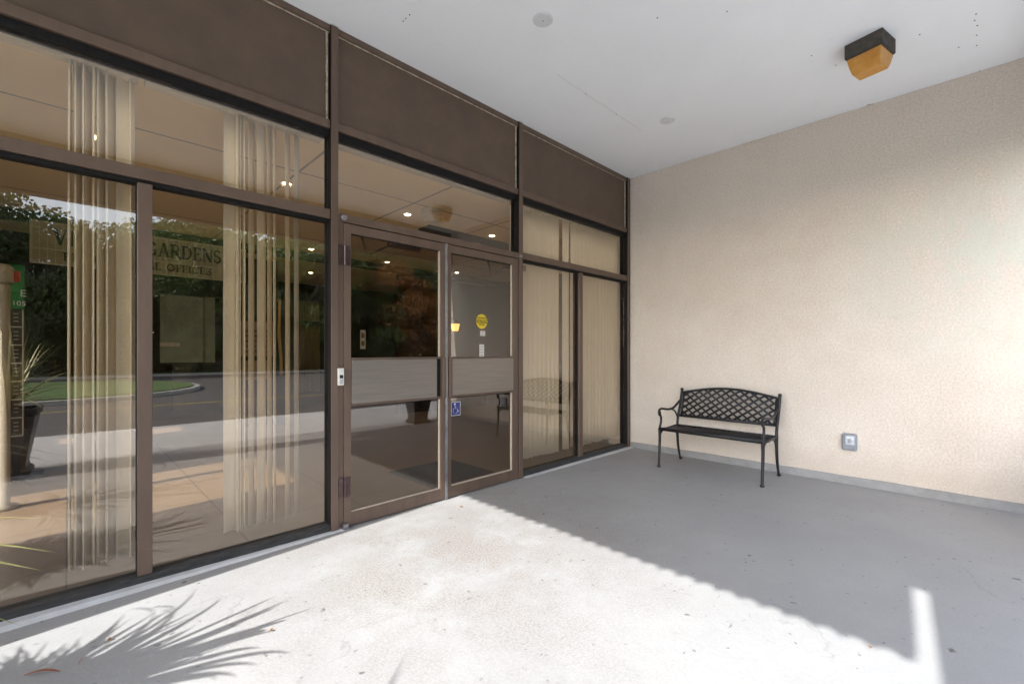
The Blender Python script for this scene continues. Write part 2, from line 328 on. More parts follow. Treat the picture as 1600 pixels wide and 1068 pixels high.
def boxo(name, m, a, b, parent=None, bevel=0.0): return MB().box(a, b).build(name, m, parent, bevel)
def kids(o): return [c for c in bpy.data.objects if c.parent is o]
def copy_tree(o, parent=None):
    c = o.copy(); COL.objects.link(c)
    if parent: c.parent = parent
    for ch in kids(o): copy_tree(ch, c)
    return c

# ---------------------------------------------------------------- ground and setting
H = 3.80            # soffit height
XL = -7.16          # left edge of canopy / lobby
def sheet(name, m, x0, y0, x1, y1, z, nx=1, ny=1):
    vs = []; fs = []
    for j in range(ny+1):
        for i in range(nx+1): vs.append((x0+(x1-x0)*i/nx, y0+(y1-y0)*j/ny, z))
    for j in range(ny):
        for i in range(nx): a = j*(nx+1)+i; fs.append((a,a+1,a+nx+2,a+nx+1))
    return tag(MB().add(vs, fs).build(name, m), kind='structure')
sheet('ground', M_earth, -500, -500, 500, 500, -0.16)
tag(boxo('floor', M_floor, (-13,-4.3,-0.15), (3.5,0.35,0.0)), kind='structure')
tag(boxo('pavement', M_pave, (-22,-6.9,-0.15), (12,-4.303,-0.01)), kind='structure')
sheet('road', M_asphalt, -120, -34, 120, -6.903, -0.14, 1, 1)
tag(boxo('lobby_floor', M_ifloor, (XL+0.1,0.06,-0.004), (1.9,8.2,0.004)), kind='structure')
ln = MB()
ln.box((-60,-12.25,-0.138), (40,-12.13,-0.134)); tag(ln.build('road_marking', M_line), kind='structure')
# grass island in the drive with a rounded end and kerb
def island(off, z0, z1):
    pts = []
    cx, cy, r = -6.5, -19.2, 5.2+off
    for k in range(25):
        a = -math.pi/2 + math.pi*k/24; pts.append((cx + r*math.cos(a)*0.9, cy + r*math.sin(a)))
    pts += [(-70, cy+r), (-70, cy-r)]
    n = len(pts)
    return MB().add([(x,y,z0) for x,y in pts]+[(x,y,z1) for x,y in pts], [tuple(range(n,2*n)), tuple(range(n-1,-1,-1))]+[(i,(i+1)%n,(i+1)%n+n,i+n) for i in range(n)])
tag(island(0.0, -0.15, 0.0).build('kerb', M_conc, bevel=0.02), kind='structure')
tag(island(-0.25, -0.1, 0.035).build('lawn', M_grass), kind='structure')
tag(boxo('grass_verge', M_grass, (-90,-70,-0.15), (90,-30.5,0.02)), kind='structure')
tag(boxo('verge_kerb', M_conc, (-90,-30.497,-0.15), (90,-30.2,0.0)), kind='structure')

# ---------------------------------------------------------------- canopy (soffit, fascias, piers)
can = thing('canopy', 'pale grey painted canopy roof over the entrance porch', 'canopy')
boxo('soffit', M_soffit, (XL-0.12,-4.25,H), (0.30,0.30,H+0.3), can)
f = MB()
# left fascia with a scalloped lower edge
y = -0.39; vs = []; n = int((3.6-0.39)/0.011)
for i in range(n+1):
    yy = -0.39 - (3.6-0.39)*i/n; zz = 3.16 + 0.036*abs(math.sin(math.pi*yy/0.115))
    vs += [(XL-0.02,yy,zz),(XL-0.10,yy,zz),(XL-0.02,yy,H-0.002),(XL-0.10,yy,H-0.002)]
fs = []
for i in range(n):
    a = i*4; b = a+4; fs += [(a,a+1,b+1,b),(a,b,b+2,a+2),(a+1,a+3,b+3,b+1),(a+2,b+2,b+3,a+3)]
fs += [(0,2,3,1),(n*4,n*4+1,n*4+3,n*4+2)]
f.add(vs, fs).build('side_fascia', M_spandrel, can)
boxo('front_fascia', M_spandrel, (XL+0.3,-4.25,3.16), (-0.003,-4.12,H-0.002), can)
boxo('pier', M_stucco, (XL-0.12,-4.06,0.0), (XL+0.06,-3.675,H-0.002), can, 0.01)
boxo('pier', M_stucco, (XL-0.12,-0.39,0.0), (XL+0.02,0.05,H-0.002), can, 0.01)
# hairline cracks and filler marks on the soffit
def cpt(px, py, z=H):
    d = 700*(z-1.35)/(549-py) if z > 1.35 else 945.0*(1-z/1.35)/(py-549)
    t = (px-800)/700.0; a = R(44.7)
    return Vector((-5.66 + d*(math.sin(a)+t*math.cos(a)), -3.39 + d*(math.cos(a)-t*math.sin(a)), z))
ck = MB(); A = cpt(870,117); B = cpt(1003,205); pts = []
for i in range(21):
    p = A.lerp(B, i/20) + Vector((random.uniform(-.006,.006), random.uniform(-.006,.006), 0)); p.z = H-0.001; pts.append(p)
ck.tube(pts, 0.0035, 4, flat=0.3)
ck.build('filled_crack', M_white, can)

nl = MB()
for px, py in ((1525,22),(1523,32),(1527,40),(1526,55),(1526,71),(1531,111),(1136,18),(1027,28),(1268,87),(1306,102),(1437,54),(1498,74),(630,33),(634,29),(640,23),(915,146),(963,178)):
    p = cpt(px, py); nl = MB().lathe([(0.0,-0.004),(0.0045,-0.003),(0.005,0.0)], n=7).build('nail_head', M_lamp, can); nl.location = (p.x,p.y,H-0.0005)
p = cpt(1361,163); q = MB(); q.box((-0.03,-0.008,-0.006),(0.03,0.008,-0.0005)); q.build('stuck_scrap', M_caulk, can, loc=(p.x,p.y,H)).rotation_euler = (0,0,R(-60))

# right-hand stucco wall
wl = thing('stucco_wall', 'beige stucco side wall behind the black bench', 'wall')
boxo('wall_face', M_stucco, (0.0,-4.24,0.0), (0.30,0.30,H-0.002), wl)
bb = MB()
n = 60
for i in range(n):      # slightly uneven painted band
    y0 = -4.243 + (4.243-0.07)*i/n; y1 = -4.243 + (4.243-0.07)*(i+1)/n
    h0 = 0.078+0.006*noise.noise((y0*3,0,0)); h1 = 0.078+0.006*noise.noise((y1*3,0,0))
    bb.add([(-0.012,y0,0),(-0.012,y1,0),(-0.012,y1,h1),(-0.012,y0,h0),(0,y1,h1+0.004),(0,y0,h0+0.004)], [(0,3,2,1),(3,5,4,2)])
bb.build('base_band', M_skirt, wl)

# ---------------------------------------------------------------- storefront
sf = thing('storefront', 'bronze framed glass storefront with brown spandrel panels above and two doors', 'storefront')
MX = [-6.45, -4.24, -2.23]           # main mullions
FR = -0.06
for x in MX:
    m = boxo('mullion', M_bronze, (x-0.026,FR-0.004,0.0), (x+0.029,-0.054,H-0.01), sf, 0.003)
    boxo('mullion_body', M_black, (x-0.025,-0.054,0.0), (x+0.026,0.07,H-0.003), m)
m = boxo('mullion', M_bronze, (-0.075,FR-0.004,0.0), (-0.03,-0.054,H-0.01), sf, 0.003)
boxo('mullion_body', M_black, (-0.077,-0.054,0.0), (-0.002,0.07,H-0.003), m)
boxo('end_post', M_bronze, (XL+0.02,FR,0.0), (XL+0.09,0.06,H-0.01), sf, 0.003)
bays = [(XL+0.09,MX[0]-0.026,'x'), (MX[0]+0.029,MX[1]-0.026,'a'), (MX[1]+0.029,MX[2]-0.026,'d'), (MX[2]+0.029,-0.078,'b')]
for x0, x1, kind in bays:
    # spandrel
    boxo('spandrel_panel', M_spandrel, (x0+0.002,-0.022,3.085), (x1-0.002,0.02,3.745), sf)
    boxo('top_trim', M_bronze, (x0,-0.045,3.752), (x1,0.03,H-0.002), sf, 0.002)
    ca = MB(); n = 40
    for i in range(n):
        xa = x0+(x1-x0)*i/n; xb = x0+(x1-x0)*(i+1)/n; hh = 0.006+0.003*noise.noise((xa*14,0,3))
        ca.box((xa,-0.030,3.750-hh), (xb+0.0005,-0.0225,3.7515))
    for i in range(24):
        za = 3.09+0.65*i/24; zb = za+0.65/24; ww = 0.010+0.005*noise.noise((za*16,x1,7))
        ca.box((x1-0.016-ww,-0.034,za), (x1-0.014,-0.0225,zb+0.0005))
    ca.build('caulk', M_caulk, sf)
    tb = boxo('head_bar', M_bronze, (x0+0.001,-0.048,3.022), (x1-0.001,0.06,3.084), sf, 0.003)
    boxo('head_gasket', M_black, (x0+0.001,-0.026,2.968), (x1-0.001,0.05,3.021), tb, 0.002)
    if kind != 'd':
        t2 = boxo('transom_bar', M_bronze, (x0+0.001,-0.05,2.345), (x1-0.001,0.055,2.415), sf, 0.003)
        boxo('transom_gasket', M_black, (x0+0.002,-0.03,2.325), (x1-0.002,0.05,2.344), t2)
        sl = boxo('sill_bar', M_sill, (x0+0.001,-0.05,0.004), (x1-0.001,0.055,0.056), sf, 0.003)
        boxo('glass_pane', M_glassu, (x0,0.0,2.416), (x1,0.006,2.967), sf)
        xm = (x0+x1)/2 if kind != 'a' else -5.345
        if kind == 'b': xm = -1.145
        if kind == 'x': xm = None
        if xm:
            m = boxo('intermediate_mullion', M_bronze, (xm-0.034,-0.048,0.057), (xm+0.034,-0.02,2.324), sf, 0.003)
            boxo('mullion_body', M_black, (xm-0.036,-0.02,0.057), (xm+0.033,0.055,2.324), m)
            boxo('glass_pane', M_glass, (x0,0.0,0.056), (xm-0.036,0.006,2.325), sf)
            boxo('glass_pane', M_glass, (xm+0.034,0.0,0.056), (x1,0.006,2.325), sf)
        else: boxo('glass_pane', M_glass, (x0,0.0,0.056), (x1,0.006,2.325), sf)
    else:
        t2 = boxo('door_head', M_bronze, (x0+0.001,-0.058,2.34), (x1-0.001,0.055,2.40), sf, 0.003)
        boxo('glass_pane', M_glassu, (x0,0.0,2.40), (x1,0.006,2.967), sf)
        boxo('door_jamb', M_bronze, (x0+0.0005,-0.052,0.0), (x0+0.04,0.05,2.339), sf, 0.002)
        boxo('door_jamb', M_bronze, (x1-0.03,-0.052,0.0), (x1-0.0005,0.05,2.339), sf, 0.002)
# ledge under the fixed glass (tapers out beside the doors)
def ledge(x0, x1, d0, d1, h0, h1):
    b = MB(); n = 30; vs = []; fs = []
    for i in range(n+1):
        t = i/n; x = x0+(x1-x0)*t; d = d0+(d1-d0)*t; h = h0+(h1-h0)*t; jt = 0.004*noise.noise((x*6,0,1))
        vs += [(x,-0.045,h),(x,-0.045-d*0.72+jt,h*0.96),(x,-0.045-d+jt,0.0)]
    for i in range(n): a = i*3; fs += [(a,a+1,a+4,a+3),(a+1,a+2,a+5,a+4)]
    return b.add(vs, fs)
ledge(-7.1,-4.14,0.12,0.045,0.030,0.006).build('ledge', M_kerb, sf)
ledge(-2.19,-0.01,0.05,0.075,0.006,0.012).build('ledge', M_kerb, sf)

# doors
def door(x0, x1, hinge_left, label):
    yb, yf = -0.012, -0.058
    d = thing('door', label, None); del_cat = d.get('category')
    d.parent = sf
    w_h, w_m = 0.058, 0.045
    xl = x0+(w_h if hinge_left else w_m); xr = x1-(w_m if hinge_left else w_h)
    fr = MB()
    fr.box((x0,yf,0.008), (xl,yb,2.332)); fr.box((xr,yf,0.008), (x1,yb,2.332))
    fr.box((xl-0.0005,yf+0.001,2.262), (xr+0.0005,yb-0.001,2.331)); fr.box((xl-0.0005,yf+0.001,0.009), (xr+0.0005,yb-0.001,0.108))
    fr.box((xl-0.0005,yf+0.004,0.925), (xr+0.0005,yb-0.004,0.945)); fr.box((xl-0.0005,yf+0.004,1.286), (xr+0.0005,yb-0.004,1.302))
    fr.build('door_leaf_frame', M_bronze, d, 0.002)
    boxo('upper_glass', M_glassd, (xl,-0.030,1.302), (xr,-0.025,2.262), d)
    boxo('lower_glass', M_glassd, (xl,-0.030,0.108), (xr,-0.025,0.925), d)
    boxo('push_panel', M_push, (xl+0.001,yf-0.012,0.946), (xr-(0.05 if hinge_left else 0.001),yb-0.006,1.285), d, 0.003)
    boxo('pull_recess', M_black, (xr-0.048 if hinge_left else xl+0.03,yf+0.006,0.947), (xr-0.001 if hinge_left else xl+0.032,yb-0.006,1.284), d)
    bd = MB()
    for za, zb in ((1.304,2.26),(0.11,0.923)):
        bd.box((xr-0.011,-0.046,za), (xr-0.001,-0.0305,zb))
    bd.box((xl+0.001,-0.046,0.109), (xr-0.0115,-0.0305,0.117))
    bd.build('glazing_bead', M_cream, d)
    bk = MB()
    for za, zb in ((1.303,2.261),(0.109,0.924)):
        bk.box((xl+0.0005,-0.040,za), (xl+0.006,-0.0305,zb)); bk.box((xl+0.006,-0.040,zb-0.006), (xr-0.012,-0.0305,zb))
    bk.build('gasket', M_black, d)
    return d, xl, xr
D1, d1l, d1r = door(-4.168, -3.222, True, 'left glass door leaf with hinges and grey push panel')
D2, d2l, d2r = door(-3.196, -2.292, False, 'right glass door leaf bearing the yellow caution sticker')
for D in (D1, D2):
    if 'category' in D: del D['category']
boxo('meeting_strip', M_alu, (-3.221,-0.070,0.0), (-3.197,-0.028,2.335), D1, 0.003)
boxo('pull_handle', M_bronze, (-3.262,-0.084,0.93), (-3.224,-0.060,1.30), D1, 0.004)
boxo('pull_handle', M_bronze, (-3.190,-0.080,0.93), (-3.150,-0.060,1.30), D2, 0.004)
for z in (2.085, 0.315):
    hb = MB()
    hb.tube([(-4.163,-0.072,z-0.075),(-4.163,-0.072,z+0.075)], 0.009, 12)
    hb.box((-4.208,-0.064,z-0.075), (-4.172,-0.053,z+0.075)); hb.box((-4.154,-0.066,z-0.075), (-4.120,-0.0585,z+0.075))
    hb.build('hinge', M_hinge, D1, 0.001)
pv = MB(); pv.box((-4.185,-0.095,0.004), (-4.145,-0.06,0.045)); pv.build('bottom_pivot', M_alu, D1, 0.004)
tp = MB(); tp.lathe([(0.0,0),(0.016,0.003),(0.021,0.012),(0.022,0.03),(0.017,0.034)], n=18, M=Matrix.Translation((-4.175,-0.055,2.365)) @ Matrix.Rotation(R(90),4,'X'))
tp.build('round_pivot_cap', M_alu, sf, smooth=True)
tp = MB(); tp.box((-2.262,-0.075,2.352), (-2.222,-0.0605,2.378)); tp.build('corner_bracket', M_alu, sf, 0.003)
# door closers seen through the glass
for X in (-3.98, -2.62):
    a = MB(); a.tube([(X,0.03,2.27),(X+0.05,0.03,2.13),(X+0.34,0.06,2.30)], 0.010, 8); a.box((X+0.25,0.02,2.24), (X+0.55,0.07,2.30)); a.build('door_closer_arm', M_bronze, sf)

# white key reader on the jamb
kr = thing('card_reader', 'small white access reader on the frame left of the doors', 'card reader', (-4.198,-0.061,1.16))
boxo('case', M_white, (-0.022,-0.022,-0.065), (0.022,0.0,0.065), kr, 0.004)
boxo('display', M_dark, (-0.013,-0.024,-0.012), (0.013,-0.0221,0.014), kr)
k = MB()
for i in range(3):
    for j in range(3): k.box((-0.012+0.009*i,-0.0238,-0.028-0.011*j), (-0.006+0.009*i,-0.0222,-0.022-0.011*j))
k.build('keypad', M_boxm, kr)

# ---------------------------------------------------------------- lettering
def put_text(name, s, size, loc, m, parent, align='CENTER', rot=(90,0,0), ext=0.0006, bold=0.0):
    c = bpy.data.curves.new(name, 'FONT'); c.body = s; c.size = size; c.align_x = align; c.align_y = 'CENTER'; c.extrude = ext; c.offset = bold
    c.resolution_u = 3
    o = bpy.data.objects.new(name, c); COL.objects.link(o)
    dg = bpy.context.evaluated_depsgraph_get(); me = bpy.data.meshes.new_from_object(o.evaluated_get(dg))
    COL.objects.unlink(o); bpy.data.objects.remove(o)
    p = bpy.data.objects.new(name, me); COL.objects.link(p); me.materials.clear(); me.materials.append(m); p.location = loc; p.rotation_euler = tuple(R(a) for a in rot); p.parent = parent
    return p
# serif stroke letters for the lobby sign, unit cap height 1
def arc(cx, cy, rx, ry, a0, a1, n=16): return [(cx+rx*math.cos(R(a0+(a1-a0)*i/n)), cy+ry*math.sin(R(a0+(a1-a0)*i/n))) for i in range(n+1)]
TK, TN = 0.15, 0.055
def sr(x, y): return ([(x-0.14,y),(x+0.14,y)], 0.035)
LET = {
 'V': (0.95, [([(0.16,1),(0.48,0.0)],TK),([(0.50,0.0),(0.80,1)],TN), sr(0.16,0.98), sr(0.80,0.98)]),
 'I': (0.45, [([(0.2,0),(0.2,1)],TK), sr(0.2,0.02), sr(0.2,0.98)]),
 'L': (0.75, [([(0.2,0),(0.2,1)],TK), sr(0.2,0.98), ([(0.06,0.03),(0.66,0.03)],TN), ([(0.66,0.0),(0.68,0.24)],TN)]),
 'A': (0.90, [([(0.12,0),(0.42,1)],TN),([(0.42,1),(0.74,0)],TK),([(0.22,0.34),(0.62,0.34)],TN), sr(0.12,0.02), sr(0.74,0.02)]),
 'G': (0.98, [(arc(0.46,0.5,0.36,0.47,45,330),TK*0.75),([(0.78,0.05),(0.78,0.42)],TK*0.8),([(0.60,0.43),(0.92,0.43)],0.04),([(0.74,0.72),(0.74,0.95)],TN)]),
 'E': (0.78, [([(0.2,0),(0.2,1)],TK),([(0.06,0.03),(0.66,0.03)],TN),([(0.06,0.97),(0.62,0.97)],TN),([(0.2,0.52),(0.50,0.52)],TN),([(0.66,0.0),(0.68,0.24)],TN),([(0.63,1.0),(0.63,0.78)],TN),([(0.5,0.42),(0.5,0.62)],0.04)]),
 'F': (0.72, [([(0.2,0),(0.2,1)],TK),sr(0.2,0.02),([(0.06,0.97),(0.62,0.97)],TN),([(0.2,0.52),(0.50,0.52)],TN),([(0.63,1.0),(0.63,0.78)],TN),([(0.5,0.42),(0.5,0.62)],0.04)]),
 'R': (0.90, [([(0.2,0),(0.2,1)],TK),sr(0.2,0.02),([(0.06,0.97),(0.42,0.97)]+arc(0.42,0.74,0.24,0.23,90,-90,10)+[(0.2,0.51)],TK*0.62),([(0.42,0.5),(0.80,0.0)],TK),([(0.72,0.02),(0.92,0.02)],0.035)]),
 'P': (0.78, [([(0.2,0),(0.2,1)],TK),sr(0.2,0.02),([(0.06,0.97),(0.42,0.97)]+arc(0.42,0.73,0.25,0.24,90,-90,10)+[(0.2,0.49)],TK*0.62)]),
 'D': (0.95, [([(0.2,0),(0.2,1)],TK),([(0.06,0.97),(0.36,0.97)]+arc(0.36,0.5,0.44,0.47,90,-90,16)+[(0.06,0.03)],TK*0.6)]),
 'N': (0.98, [([(0.18,0),(0.18,1)],TN),([(0.16,1),(0.76,0)],TK),([(0.78,0),(0.78,1)],TN),sr(0.18,0.02),sr(0.14,0.98),sr(0.78,0.98)]),
 'S': (0.68, [(arc(0.34,0.74,0.23,0.23,35,270,12)+arc(0.34,0.27,0.25,0.25,90,-145,12),TK*0.75),([(0.54,0.76),(0.54,0.97)],0.04),([(0.10,0.05),(0.10,0.28)],0.04)]),
 'O': (0.98, [(arc(0.46,0.5,0.37,0.47,0,360,26),TK*0.75)]),
 'C': (0.90, [(arc(0.46,0.5,0.36,0.47,45,315),TK*0.75),([(0.74,0.72),(0.74,0.95)],TN)]),
 ' ': (0.55, [])}
def serif_text(name, s, x0, x1, z, h, y, m, parent):
    b = MB(); tot = sum(LET[c][0] for c in s); k = (x1-x0)/tot; x = x0; q = 0
    for c in s:
        wd, st = LET[c]
        for pl, tw in st:
            tw = tw*h
            P = [Vector((x+px*k, 0, z+pz*h)) for px, pz in pl]
            for i in range(len(P)-1):
                a, bb_ = P[i], P[i+1]; d = (bb_-a)
                if d.length < 1e-6: continue
                d.normalize(); nn = Vector((-d.z,0,d.x))*tw/2; q += 1; yy = y-0.008-0.0004*(q%9)
                e = d*tw*0.12
                vs = [a-nn-e, bb_-nn+e, bb_+nn+e, a+nn-e]
                b.add([(v.x,yy,v.z) for v in vs]+[(v.x,y,v.z) for v in vs], [(0,1,2,3),(7,6,5,4),(0,4,5,1),(1,5,6,2),(2,6,7,3),(3,7,4,0)])
        x += wd*k
    return b.build(name, m, parent)

# ---------------------------------------------------------------- stickers on the right door (face y -0.031)
def dx(px, y=-0.031):     # x on a plane parallel to the glass for an image column
    t = (px-800)/700.0; a = R(44.7); s = (y+3.39)/(math.cos(a)-t*math.sin(a)); return -5.66 + s*(math.sin(a)+t*math.cos(a))
def dz(px, py, y=-0.031):
    t = (px-800)/700.0; a = R(44.7); s = (y+3.39)/(math.cos(a)-t*math.sin(a)); return 1.35 + (549-py)*s/700.0
cs = thing('caution_sticker', 'round yellow automatic door caution sticker on the right door', 'sticker', (dx(752.5),-0.0325,dz(752.5,502)))
mm = MB(); mm.lathe([(0.072,0),(0.072,0.001)], n=36, M=Matrix.Rotation(R(90),4,'X')); mm.build('disc', M_yellow, cs)
boxo('black_band', M_ink, (-0.070,-0.0020,-0.016), (0.070,-0.0011,0.016), cs)
put_text('band_lettering', 'CAUTION', 0.033, (0,-0.0026,0), M_yellow, cs, bold=0.0008)
put_text('lettering', 'AUTOMATIC', 0.020, (0,-0.0020,0.033), M_ink, cs, bold=0.0005)
put_text('lettering', 'DOOR', 0.024, (0,-0.0020,-0.033), M_ink, cs, bold=0.0005)
def note(name, label, px, py, w_, h_, lines, m=M_paper, ink=M_ink, size=0.012, first=None):
    t = thing(name, label, 'notice', (dx(px),-0.0325,dz(px,py)))
    boxo('sheet', m, (-w_/2,-0.0008,-h_/2), (w_/2,0.0,h_/2), t)
    for i, l in enumerate(lines):
        put_text('lettering', l, size, (0,-0.0014,h_/2-(i+0.8)*h_/(len(lines)+0.6)), first if (first and i == 0) else ink, t)
    return t
note('door_notice', 'small white notice directly under the yellow caution sticker', 754, 520.5, 0.066, 0.05, ['STAND CLEAR','NO','OBSTRUCTION'], first=M_redink, size=0.009)
note('door_notice', 'taller paper notice low on the right door glass', 752.5, 548, 0.062, 0.13, ['PLEASE','USE THE','DOOR TO','LEAVE'])
ws = thing('accessibility_sticker', 'blue and white wheelchair symbol sticker on the lower right door glass', 'sticker', (dx(712),-0.0325,dz(712,638)))
boxo('border', M_whiteink, (-0.054,-0.0008,-0.064), (0.054,0,0.064), ws); boxo('field', M_blue, (-0.050,-0.0014,-0.060), (0.050,-0.0009,0.060), ws)
sy = MB()
def st2(pts, r): sy.tube([(x,-0.0018,z) for x, z in pts], r, 6, flat=0.15)
sy.lathe([(0.009,0),(0.009,0.001)], (0,0,0), 14, M=Matrix.Translation((-0.012,-0.0014,0.044)) @ Matrix.Rotation(R(90),4,'X'))
st2([(-0.011,0.032),(-0.008,0.000),(0.016,0.000),(0.026,-0.030),(0.038,-0.027)], 0.0045); st2([(-0.010,0.014),(0.012,0.014)], 0.0038)
st2([(-0.008+0.027*math.cos(R(a)), -0.017+0.027*math.sin(R(a))) for a in range(115,371,15)], 0.0038)
sy.build('wheelchair_symbol', M_whiteink, ws)
t = thing('double_notice', 'narrow cream card with two dark squares behind the left door glass', 'notice', (dx(567,0.0),0.0,dz(567,530,0.0)))
boxo('card', M_paper, (-0.022,-0.001,-0.076), (0.022,0,0.076), t); boxo('dark_square', M_leaff, (-0.014,-0.002,0.012), (0.014,-0.0011,0.052), t); boxo('dark_square', M_leaff, (-0.014,-0.002,-0.052), (0.014,-0.0011,-0.012), t)

# ---------------------------------------------------------------- vertical blinds behind the glass
def slat(x, ang, y=0.13, ztop=2.955, zbot=0.13, w_=0.089, curl=0.006, sway=0.0):
    b = MB(); n = 4; vs = []; fs = []; zz = 10
    for k in range(zz+1):
        z = zbot+(ztop-zbot)*k/zz
        sw = sway*math.sin(math.pi*(1-k/zz)*0.9)
        for i in range(n+1):
            u = -w_/2+w_*i/n; c_ = curl*1.8*(1-(2*u/w_)**2)
            vs.append((x+sw+u*math.cos(ang)-c_*math.sin(ang), y+u*math.sin(ang)+c_*math.cos(ang), z))
    for k in range(zz):
        for i in range(n): a = k*(n+1)+i; fs.append((a,a+1,a+n+2,a+n+1))
    return b.add(vs, fs)
def blind(label, x0, x1, slats, valance=True):
    t = thing('vertical_blind', label, 'blind', ((x0+x1)/2,0.13,3.018), group='vertical blinds behind the storefront')
    ox = (x0+x1)/2
    boxo('headrail', M_valance, (x0-ox,-0.035,-0.045), (x1-ox,0.035,-0.004), t, 0.003)
    for (x, a) in slats:
        s = slat(0, R(a), 0, -0.046, 0.13-3.018+random.uniform(-0.008,0.008), sway=random.uniform(-0.004,0.004)).build('slat', M_blind, t, smooth=True); s.location = (x-ox,0,0)
        sd_ = s.modifiers.new('solid','SOLIDIFY'); sd_.thickness = 0.0012
    ch = MB()
    if slats:
        lo_ = min(s[0] for s in slats)-ox; hi_ = max(s[0] for s in slats)-ox
    return t
Y = 0.13
SL = lambda pxs: [(dx(p, Y), a) for p, a in pxs]
blind('half drawn cream blind in the far left bay', -7.0, -6.50, [(-6.95+0.11*i, 60) for i in range(4)])
blind('cream blind gathered behind the leftmost window pane', -6.40, -5.36, SL([(111,86),(119,88),(125,66),(132,87),(139,70),(148,88),(154,87),(161,64),(168,86),(174,58),(196,12),(206,80)]) + [(-6.36+0.1*i, 70) for i in range(3)])
blind('cream blind part drawn behind the window left of the doors', -5.33, -4.27, SL([(360,20),(371,84),(376,80),(381,84),(393,52),(408,38),(421,56),(430,66),(449,52),(464,50)]))
blind('empty blind rail above the doors', -4.20, -2.27, [])
blind('cream blind closed behind the window right of the doors', -2.19, -1.18, [(-2.15+0.085*i, -14) for i in range(2)] + [(-1.97+0.077*i, -30+random.uniform(-8,8)) for i in range(8)] + [(-1.23,-30)])
blind('cream blind closed behind the window beside the stucco wall', -1.11, -0.09, [(-1.07+0.080*i, -30+random.uniform(-7,7)) for i in range(13)])

def bez(P, n=10):
    out = []; 
    P = [Vector(p) for p in P]
    for i in range(len(P)-1):
        p0 = P[max(i-1,0)]; p1 = P[i]; p2 = P[i+1]; p3 = P[min(i+2,len(P)-1)]
        for k in range(n):
            t = k/n; out.append(0.5*((2*p1)+(-p0+p2)*t+(2*p0-5*p1+4*p2-p3)*t*t+(-p0+3*p1-3*p2+p3)*t**3))
    return out+[P[-1]]
# ---------------------------------------------------------------- lobby
lob = thing('lobby_room', 'dim lobby room with beige tiled ceiling and dark panelled walls', 'room')
boxo('lobby_ceiling', M_iceil, (XL,0.08,3.03), (1.9,8.2,3.14), lob)
boxo('lobby_roof', M_spandrel, (XL-0.3,0.31,3.2), (2.2,8.6,4.2), lob)
boxo('back_wall', M_walnut, (XL-0.1,8.2,0), (2.1,8.4,3.2), lob)
boxo('right_wall', M_walnut, (1.9,0.08,0), (2.1,8.2,3.2), lob)
boxo('front_return_wall', M_stucco, (0.302,0.02,0), (2.1,0.30,H-0.002), lob)
lw = MB()    # left wall with window openings letting the low sun in
lw.box((XL-0.02,0.07,0.0), (XL+0.08,1.22,3.2)); lw.box((XL-0.02,2.74,0.0), (XL+0.08,5.72,3.2)); lw.box((XL-0.02,6.3,0), (XL+0.08,8.2,3.2))
lw.box((XL-0.02,1.22,0.0), (XL+0.08,2.74,0.60)); lw.box((XL-0.02,1.22,2.42), (XL+0.08,2.74,3.2))
lw.box((XL-0.02,5.72,0.0), (XL+0.08,6.3,1.0)); lw.box((XL-0.02,5.72,2.2), (XL+0.08,6.3,3.2))
lw.build('left_wall', M_walnut, lob)
boxo('side_window_glass', M_glassc, (XL+0.02,1.22,0.6), (XL+0.026,2.74,2.42), lob); boxo('side_window_glass', M_glassc, (XL+0.02,5.72,1.0), (XL+0.026,6.3,2.2), lob)
# lit downlights
dl0 = thing('downlight', 'x', 'downlight', group='lit ceiling downlights in the lobby')
r_ = MB(); r_.lathe([(0.040,0.0),(0.062,-0.004),(0.065,0.0)], n=24); r_.build('trim_ring', M_valance, dl0)
b_ = MB(); b_.lathe([(0.0,-0.010),(0.026,-0.008),(0.038,0.0)], n=20); b_.build('bulb', M_bulb, dl0, smooth=True)
spots = [(-5.5,1.4,'left of the other front ones'),(-4.11,1.38,'behind the window left of the doors'),(-2.71,1.41,'above the left door'),(-1.3,1.43,'above the right door'),
         (-2.83,4.15,'behind the left door hinge'),(-1.41,4.24,'deep behind the left door'),(0.2,4.2,'deep behind the right door'),(-2.0,6.4,'at the back behind the caution sticker'),(0.4,6.4,'at the far back right of the caution sticker')]
for i, (x, y, l) in enumerate(spots):
    o = dl0 if i == 0 else copy_tree(dl0)
    o.location = (x,y,3.027); o['label'] = 'lit lobby ceiling downlight ' + l
    L_ = bpy.data.lights.new('downlight_lamp', 'AREA'); L_.shape = 'DISK'; L_.size = 0.09; L_.energy = 0.35; L_.color = (1.0,0.80,0.55); L_.spread = R(150)
    lo_ = bpy.data.objects.new('downlight_lamp', L_); COL.objects.link(lo_); lo_.location = (0,0,-0.02); lo_.parent = o
fl = thing('ceiling_globe', 'tan stepped flush ceiling fixture inside above the doors', 'ceiling light', (-2.58,1.08,3.03))
q = MB(); q.lathe([(0.13,0),(0.13,-0.04),(0.115,-0.045),(0.115,-0.09),(0.095,-0.10),(0.08,-0.135),(0.0,-0.14)], n=28); q.build('shade', M_valance, fl, smooth=False)
ob = thing('door_operator', 'long black automatic door operator box inside above the right door', 'door operator', (0,0,0))
boxo('operator_case', M_black, (-3.30,0.08,2.37), (-2.27,0.26,2.52), ob, 0.004)
q = MB(); q.tube([(-2.95+0.03*i, 0.06, 2.40+0.035*math.sin(math.pi*i/14)) for i in range(15)], 0.005, 6); q.build('cable', M_valance, ob)
